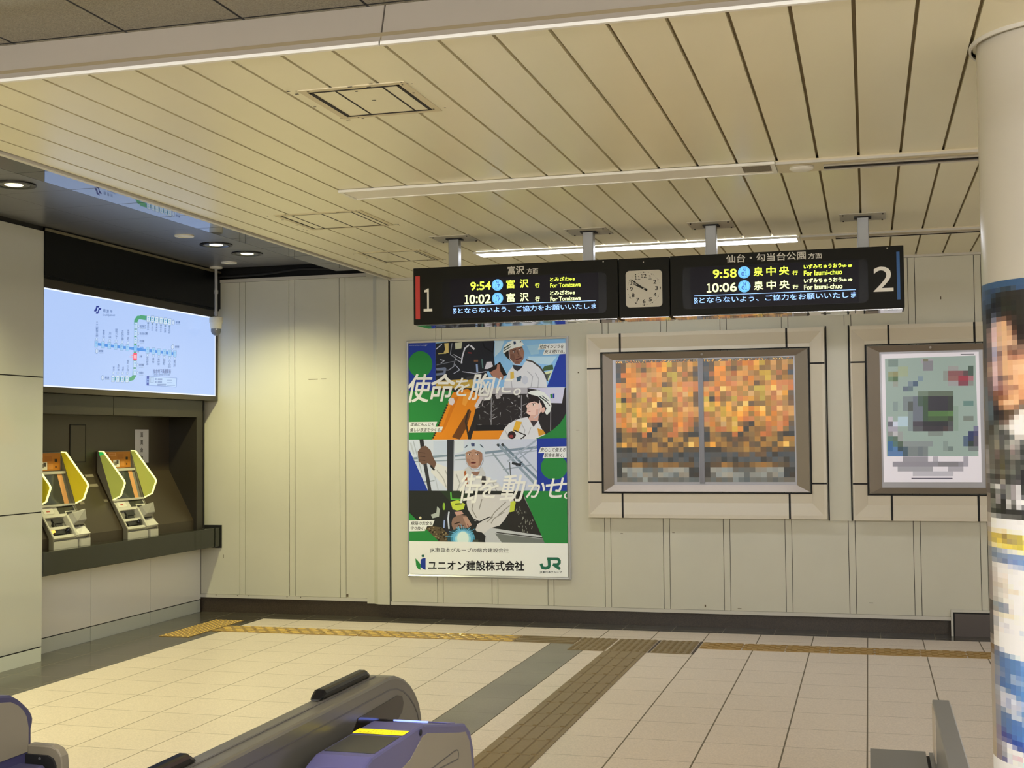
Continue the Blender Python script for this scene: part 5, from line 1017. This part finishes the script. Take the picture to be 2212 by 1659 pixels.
    if blue:
        b = MB(); blk(b, 0.04, 0.075, 0.05, 0.068, 0.0, 0.028); b.build('card_slot_lamp', mat('lamp_orange', (230, 140, 40), 0.4, emit=(255, 170, 70), es=2.0), t)
    return t
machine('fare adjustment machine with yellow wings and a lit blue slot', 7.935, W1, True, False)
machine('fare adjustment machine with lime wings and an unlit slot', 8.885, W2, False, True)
b = MB(); NX = -5.929
b.box(NX, NX+0.002, 9.436, 9.642, 1.312, 1.594); nt = b.build('paper_notice', mat('notice_paper', (196, 194, 200), 0.7))
tag(nt, 'white paper notice with four vertical characters above the lime-winged machine', 'notice')
b = MB()
for i, ch in enumerate('面買台命'): text_on(b, ch, lambda u, v, n: (NX+0.0025+n, u, v), 9.515, 1.530-i*0.064, 9.555, 1.568-i*0.064, bold=0.03)
b.build('lettering', mat('ink', (40, 38, 42), 0.6), nt)
b = MB()
for r in ((8.528, 8.535, 1.335, 1.63), (8.728, 8.735, 1.335, 1.63), (8.535, 8.728, 1.623, 1.63), (8.535, 8.728, 1.335, 1.342)): b.box(NX, NX+0.004, *r[:2], *r[2:])
b.box(NX, NX+0.0025, 8.535, 8.728, 1.342, 1.623, 1)
tag(b.build('access_panel', [BLACK, BROWN]), 'brown access panel outlined in black behind the two machines', 'access panel')
sl = Vector((-0.24, 0, 0.44)).normalized(); sn2 = Vector((0.44, 0, 0.24)).normalized()
for lab, yc, t_, ln in (('upper pale tape strip on the brown slope between the machines', 8.775, 0.485, 0.11), ('middle pale tape strip on the brown slope between the machines', 8.77, 0.40, 0.12), ('short pale tape strip beside the lime-winged machine', 8.838, 0.259, 0.05), ('short pale tape strip beside the yellow-winged machine', 8.52, 0.258, 0.06)):
    b = MB(); q = Vector((-5.69, yc, 0.80))+sl*t_+sn2*0.001; a = Vector((0, ln/2, 0)); h = sl*0.012
    b.add([tuple(q-a-h), tuple(q+a-h), tuple(q+a+h), tuple(q-a+h)], [(0, 1, 2, 3)]); b.add([tuple(p) for p in (q-a-h+sn2*0.001, q+a-h+sn2*0.001, q+a+h+sn2*0.001, q-a+h+sn2*0.001)], [(0, 1, 2, 3)])
    tag(b.build('tape_strip', mat('pale_tape', (120, 112, 92), 0.5)), lab, 'label', 'tape strips on the slope')
# ceiling camera
cx_, cy_ = -5.50, 10.03
cc = thing('security_camera', 'white dome security camera hanging on a pole beside the fare map', 'security camera', (cx_, cy_, HG))
b = MB(); b.lathe([(0.055, 0), (0.055, -0.012), (0.022, -0.016)], (cx_, cy_, HG)); b.build('mount_plate', WHITE_METAL, cc, smooth=True)
b = MB(); b.lathe([(0.0135, 0), (0.0135, -0.44)], (cx_, cy_, HG-0.01), n=16); b.lathe([(0.019, -0.205), (0.019, -0.235)], (cx_, cy_, HG), n=16); b.lathe([(0.017, -0.395), (0.017, -0.42)], (cx_, cy_, HG), n=16); b.build('pole', mat('camera_pole', (170, 170, 170), 0.35, metal=0.2), cc, smooth=True)
b = MB(); b.lathe([(0.02, -0.435), (0.058, -0.445), (0.058, -0.492), (0.054, -0.496), (0.052, -0.505), (0.049, -0.54), (0.045, -0.545)], (cx_, cy_, HG)); b.build('housing', mat('camera_white', (222, 220, 204), 0.4), cc, smooth=True)
b = MB(); b.lathe([(0.045, -0.545)]+[(0.045*math.cos(a), -0.560-0.045*math.sin(a)) for a in [i*PI/2/8 for i in range(8)]]+[(0.001, -0.605)], (cx_, cy_, HG)); b.build('dome_cover', mat('dome_clear', (235, 240, 245), 0.05, trans=0.85), cc, smooth=True)
b = MB(); b.lathe([(0.030, -0.546)]+[(0.030*math.cos(a), -0.560-0.036*math.sin(a)) for a in [i*PI/2/6 for i in range(6)]]+[(0.001, -0.597)], (cx_, cy_, HG), n=20); b.build('lens', GLOSS_BLACK, cc, smooth=True)

# =================================================================== TACTILE PAVING
FK = 1.02
def dome(mb, x, y, r, h, e=0.0, n=8, z=FZ+0.004):
    v = []
    for rr, hh in ((r, 0), (r*0.75, h*0.8), (r*0.4, h)):
        for i in range(n):
            a = 2*PI*i/n; v.append((x+(rr+e)*math.cos(a), y+rr*math.sin(a), z+hh))
    f = [(j*n+i, j*n+(i+1) % n, (j+1)*n+(i+1) % n, (j+1)*n+i) for j in range(2) for i in range(n)]+[tuple(range(2*n, 3*n))]
    mb.add(v, f, 1)
def dots(label, x0, x1, y0, y1, nx, ny, m, r=0.012, e=0.0, joint=0.3, stag=False):
    x0, x1, y0, y1 = x0*FK, x1*FK, y0*FK, y1*FK
    b = MB(); n = max(1, round((x1-x0)/joint))
    for i in range(n):
        a = x0+(x1-x0)*i/n; c = x0+(x1-x0)*(i+1)/n; b.box(a+0.006, c-0.006, y0, y1, FZ, FZ+0.004)
    for i in range(nx):
        for j in range(ny):
            xx = x0+(x1-x0)*(i+0.5+(0.5*(j % 2) if stag else 0))/nx
            if xx+r+e < x1: dome(b, xx, y0+(y1-y0)*(j+0.5)/ny, r, 0.005, e)
    return tag(b.build('tactile_paving', m), label, 'tactile paving', 'tactile paving on the floor')
dots('gold dotted tactile strip running from the bay along the back wall', -5.005, -2.54, 9.05, 9.325, 26, 4, [GOLD_BASE, GOLD_DOT], 0.014, 0.022, stag=True)
b = dots('gold dotted tactile pad beside the fare adjustment bay', -5.275, -5.008, 8.72, 9.61, 6, 18, [GOLD_BASE, GOLD_DOT], 0.011)
b = MB(); b.box(-2.537*FK, -2.083*FK, 9.05*FK, 9.33*FK, FZ, FZ+0.004)
for j in range(4): b.box(-2.53*FK, -2.09*FK, (9.07+j*0.068)*FK, (9.10+j*0.068)*FK, FZ+0.004, FZ+0.009)
tag(b.build('tactile_paving', OCHRE), 'ribbed tactile slab between gold strip and ochre dotted pads', 'tactile paving', 'tactile paving on the floor')
for lab, xa, xb in (('ochre dotted tactile pad left of the ribbed path end', -2.078, -1.803), ('ochre dotted tactile pad at the end of the ribbed path', -1.797, -1.505), ('ochre dotted tactile pad right of the ribbed path end', -1.487, -1.205)):
    dots(lab, xa, xb, 8.79, 9.325, 6, 11, [OCHRE, OCHRE_DOT], 0.011, 0.004)
b = MB(); b.box(-1.203*FK, -1.185*FK, 8.79*FK, 9.325*FK, FZ, FZ+0.003); b.box(-1.503*FK, -1.489*FK, 8.79*FK, 9.325*FK, FZ, FZ+0.003)
tag(b.build('floor_joint_strip', mat('joint_strip', (60, 50, 40), 0.6)), 'dark joint strips beside the last ochre dotted pad', 'floor joint')
dots('gold dotted tactile strip running right along the back wall behind the column', -1.183, 3.0, 9.035, 9.295, 54, 5, [DULL_BASE, DULL_DOT], 0.011, 0.014, 0.31, True)
b = MB(); y = 8.783*FK
while y > 2.7:
    ya = y-0.297; b.box(-1.806*FK, -1.512*FK, ya+0.003, y, FZ, FZ+0.004)
    for j in range(4):
        xc = (-1.806+0.0735*(j+0.5))*FK; b.prism([(xc-0.015, FZ+0.004), (xc-0.010, FZ+0.009), (xc+0.010, FZ+0.009), (xc+0.015, FZ+0.004)], 'y', ya+0.012, y-0.008)
    y = ya-0.003
tag(b.build('tactile_paving', OCHRE), 'long ribbed ochre tactile path running from the gates to the back wall', 'tactile paving', 'tactile paving on the floor')
# wall-foot duct cover near the column
b = MB(); b.box(0.585, 3.0, 10.188, 10.192, FZ, 0.15, 0); b.box(0.60, 3.0, 10.182, 10.188, FZ, 0.138, 1); b.box(0.572, 3.0, 10.180, 10.192, 0.15, 0.168, 2); b.box(0.572, 0.588, 10.180, 10.192, FZ, 0.15, 2)
tag(b.build('duct_cover', [BLACK, mat('duct_grey', (84, 76, 72), 0.5), TRIM]), 'grey rectangular duct cover at the wall foot beside the column', 'duct cover')

# =================================================================== TICKET GATES
PURPLE = mat('gate_purple', (74, 72, 108), 0.30); GBEIGE = mat('gate_beige', (122, 114, 96), 0.35, noise=0.05, nscale=3); GMETAL = mat('gate_metal', (112, 108, 96), 0.28, metal=0.6); GDARK = mat('gate_reader', (48, 48, 44), 0.28)
YEL = (240, 222, 30)
def arc(c, rx, ry, a0, a1, n=7): return [(c[0]+rx*math.cos(math.radians(a0+(a1-a0)*i/n)), c[1]+ry*math.sin(math.radians(a0+(a1-a0)*i/n))) for i in range(n+1)]
g = thing('ticket_gate', 'ticket gate with tall metal fin and yellow sticker on its top', 'ticket gate', (-0.936, 1.8, FZ), 'ticket gates')
YN = 0.9
fin = [(YN, FZ), (YN, 1.003), (2.50, 1.003), (2.545, 0.998), (2.59, 0.984), (2.63, 0.963), (2.66, 0.940), (2.685, 0.913), (2.700, 0.880), (2.705, 0.84), (2.705, FZ)]
b = MB(); b.prism(fin, 'x', -1.035, -0.970); b.build('fin', GMETAL, g, bevel=0.006)
b = MB(); b.box(-1.004, -1.000, YN, 2.5, 1.003, 1.0045); b.prism([(YN, 0.978), (2.50, 0.978), (2.54, 0.973), (2.58, 0.961), (2.617, 0.942), (2.65, 0.917), (2.672, 0.893), (2.682, 0.865), (2.679, 0.865), (2.669, 0.891), (2.648, 0.914), (2.615, 0.939), (2.579, 0.958), (2.54, 0.970), (2.50, 0.975), (YN, 0.975)], 'x', -0.970, -0.9693); b.build('trim_lines', mat('gate_line', (70, 66, 62), 0.4), g)
b = MB(); b.prism([(2.25, 0.90), (2.33, 0.955), (2.545, 0.957), (2.572, 0.950), (2.580, 0.935), (2.572, 0.918), (2.53, 0.90)], 'x', -0.9705, -0.9685); b.build('side_window', mat('gate_window', (34, 30, 24), 0.12), g)
for ya, yb_ in ((2.235, 2.505), (1.45, 1.79)):
    b = MB(); b.prism([(ya, 1.003), (ya+0.03, 1.021), (yb_-0.03, 1.021), (yb_, 1.003)], 'x', -1.034, -1.008); b.build('signal_lamp', GLOSS_BLACK, g, bevel=0.007)
low = [(1.15, FZ), (1.15, 0.86), (1.86, 0.86), (1.98, 0.90), (2.035, 0.938), (2.076, 0.949), (2.340, 0.949), (2.352, 0.945), (2.556, 0.902), (2.600, 0.893), (2.638, 0.868), (2.658, 0.829), (2.666, 0.790), (2.666, FZ)]
b = MB(); b.prism(low, 'x', -0.945, -0.837); b.build('reader_block', PURPLE, g, bevel=0.005)
b = MB(); b.prism([(1.2, FZ), (1.2, 0.74), (1.84, 0.74), (2.0, 0.82), (2.6, 0.80), (2.6, FZ)], 'x', -0.970, -0.945); b.build('gap_filler', BLACK, g)
b = MB(); b.prism([(2.00, 0.04), (2.00, 0.83), (2.14, 0.868), (2.208, 0.893), (2.262, 0.900), (2.33, 0.927), (2.358, 0.927), (2.554, 0.884), (2.598, 0.876), (2.625, 0.850), (2.640, 0.80), (2.642, 0.04)], 'x', -0.838, -0.8355); b.build('side_panel', GBEIGE, g)
b = MB(); q = [(2.30, 0.862), (2.388, 0.8535), (2.515, 0.8540), (2.534, 0.8530), (2.545, 0.8490), (2.5485, 0.842), (2.545, 0.832), (2.43, 0.842), (2.33, 0.850)]
for (ya, za), (yc, zc) in zip(q, q[1:]):
    d = math.hypot(yc-ya, zc-za); ny, nz_ = -(zc-za)/d*0.0013, (yc-ya)/d*0.0013; b.prism([(ya+ny, za+nz_), (yc+ny, zc+nz_), (yc-ny, zc-nz_), (ya-ny, za-nz_)], 'x', -0.8360, -0.8350)
b.build('hatch_line', mat('gate_line', (70, 66, 62), 0.4), g)
b = MB(); b.lathe([(0.006, 0), (0.006, 0.0012)], (-0.8362, 2.318, 0.937), axis='x', n=14); b.build('sensor', BLACK, g)
b = MB(); b.box(-0.937, -0.843, 2.097, 2.222, 0.949, 0.9500); b.build('card_reader', GDARK, g)
A = Art(0.101, 0.037, [(0, 0), (200, 0), (200, 80), (0, 80)])
A.rect(0, 0, 200, 80, YEL)
A.text('ＩＣカードをここに', 60, 8, 190, 36, (90, 84, 14)); A.text('タッチしてください', 20, 44, 150, 72, (90, 84, 14))
A.build('yellow_sticker', lambda u, v, n: (-0.942+u, 2.234+v, 0.949+n), PRINT, g, step=0.0001, n0=0.001)
b = MB(); b.prism([(2.470, 0.9205), (2.480, 0.9185), (2.480, 0.9215), (2.470, 0.9235)], 'x', -0.950, -0.878); b.build('light_line', mat('led_line', (120, 140, 255), 0.4, emit=(130, 150, 255), es=1.6), g)
b = MB(); b.prism([(2.49, 0.9168), (2.545, 0.905), (2.545, 0.9065), (2.49, 0.9183)], 'x', -0.945, -0.842); b.build('end_plate', mat('gate_purple_light', (100, 98, 146), 0.3), g)

g = thing('ticket_gate', 'purple rimmed ticket gate end with a low dark recess beside it', 'ticket gate', (-1.62, 1.6, FZ), 'ticket gates')
def sh(p, dy, dz=0): return [(a+dy, z_+dz if z_ > 0 else z_) for a, z_ in p]
arch = [(0.6, FZ), (0.6, 1.006), (2.139, 1.006)]+[(2.173, 1.000), (2.195, 0.988), (2.209, 0.978), (2.228, 0.962), (2.238, 0.950), (2.242, 0.940), (2.241, 0.932), (2.237, 0.92), (2.238, 0.86), (2.238, FZ)]
b = MB(); b.prism(arch, 'x', -1.72, -1.64); b.build('fin', mat('gate_purple_deep', (58, 56, 84), 0.3), g, bevel=0.005)
b = MB(); b.prism([(0.7, 0.75), (0.7, 0.992), (2.139, 0.992), (2.170, 0.987), (2.192, 0.976), (2.209, 0.962), (2.219, 0.948), (2.225, 0.925), (2.225, 0.878), (2.14, 0.878), (0.9, 0.80)], 'x', -1.640, -1.6385); b.build('side_panel', GBEIGE, g)
b = MB(); b.prism([(-1.64, FZ), (-1.64, 0.893), (-1.585, 0.892), (-1.570, 0.886), (-1.560, 0.873), (-1.558, 0.855), (-1.558, FZ)], 'y', 2.222, 2.246); b.build('end_cap', GBEIGE, g, bevel=0.003)
b = MB(); b.prism([(-1.639, 0.05), (-1.639, 0.875), (-1.590, 0.874), (-1.577, 0.868), (-1.571, 0.855), (-1.571, 0.05)], 'y', 2.216, 2.2225); b.build('end_recess', BLACK, g)
b = MB(); b.lathe([(0.003, -0.001), (0.003, 0)], (-1.606, 2.2165, 0.868), axis='y', n=10); b.build('screw', STEEL, g)
b = MB(); b.prism([(-1.64, FZ), (-1.64, 0.862), (-1.585, 0.861), (-1.577, 0.852), (-1.575, FZ)], 'y', 0.9, 2.200); b.build('lower_block', mat('gate_purple_dark', (62, 60, 86), 0.32), g, bevel=0.004)

g = thing('ticket_gate', 'plain steel gate end with an upright plate before the column', 'ticket gate', (0.08, 2.6, FZ), 'ticket gates')
b = MB(); b.box(0.137, 0.178, 1.9, 3.295, FZ, 0.85); b.build('upright_plate', STEEL, g, bevel=0.003)
b = MB(); b.box(0.1355, 0.137, 3.13, 3.285, 0.735, 0.842); b.build('lit_face_tint', mat('gate_lit_tint', (176, 162, 142), 0.4), g)  # beige tint paints in the light on the plate's left face
b = MB(); b.box(-0.0115, 0.120, 1.9, 3.33, FZ, 0.715); b.box(0.128, 0.137, 1.9, 3.33, FZ, 0.713); b.build('lower_block', STEEL, g)
b = MB(); b.box(0.120, 0.128, 1.9, 3.328, FZ, 0.705); b.build('slot', BLACK, g)
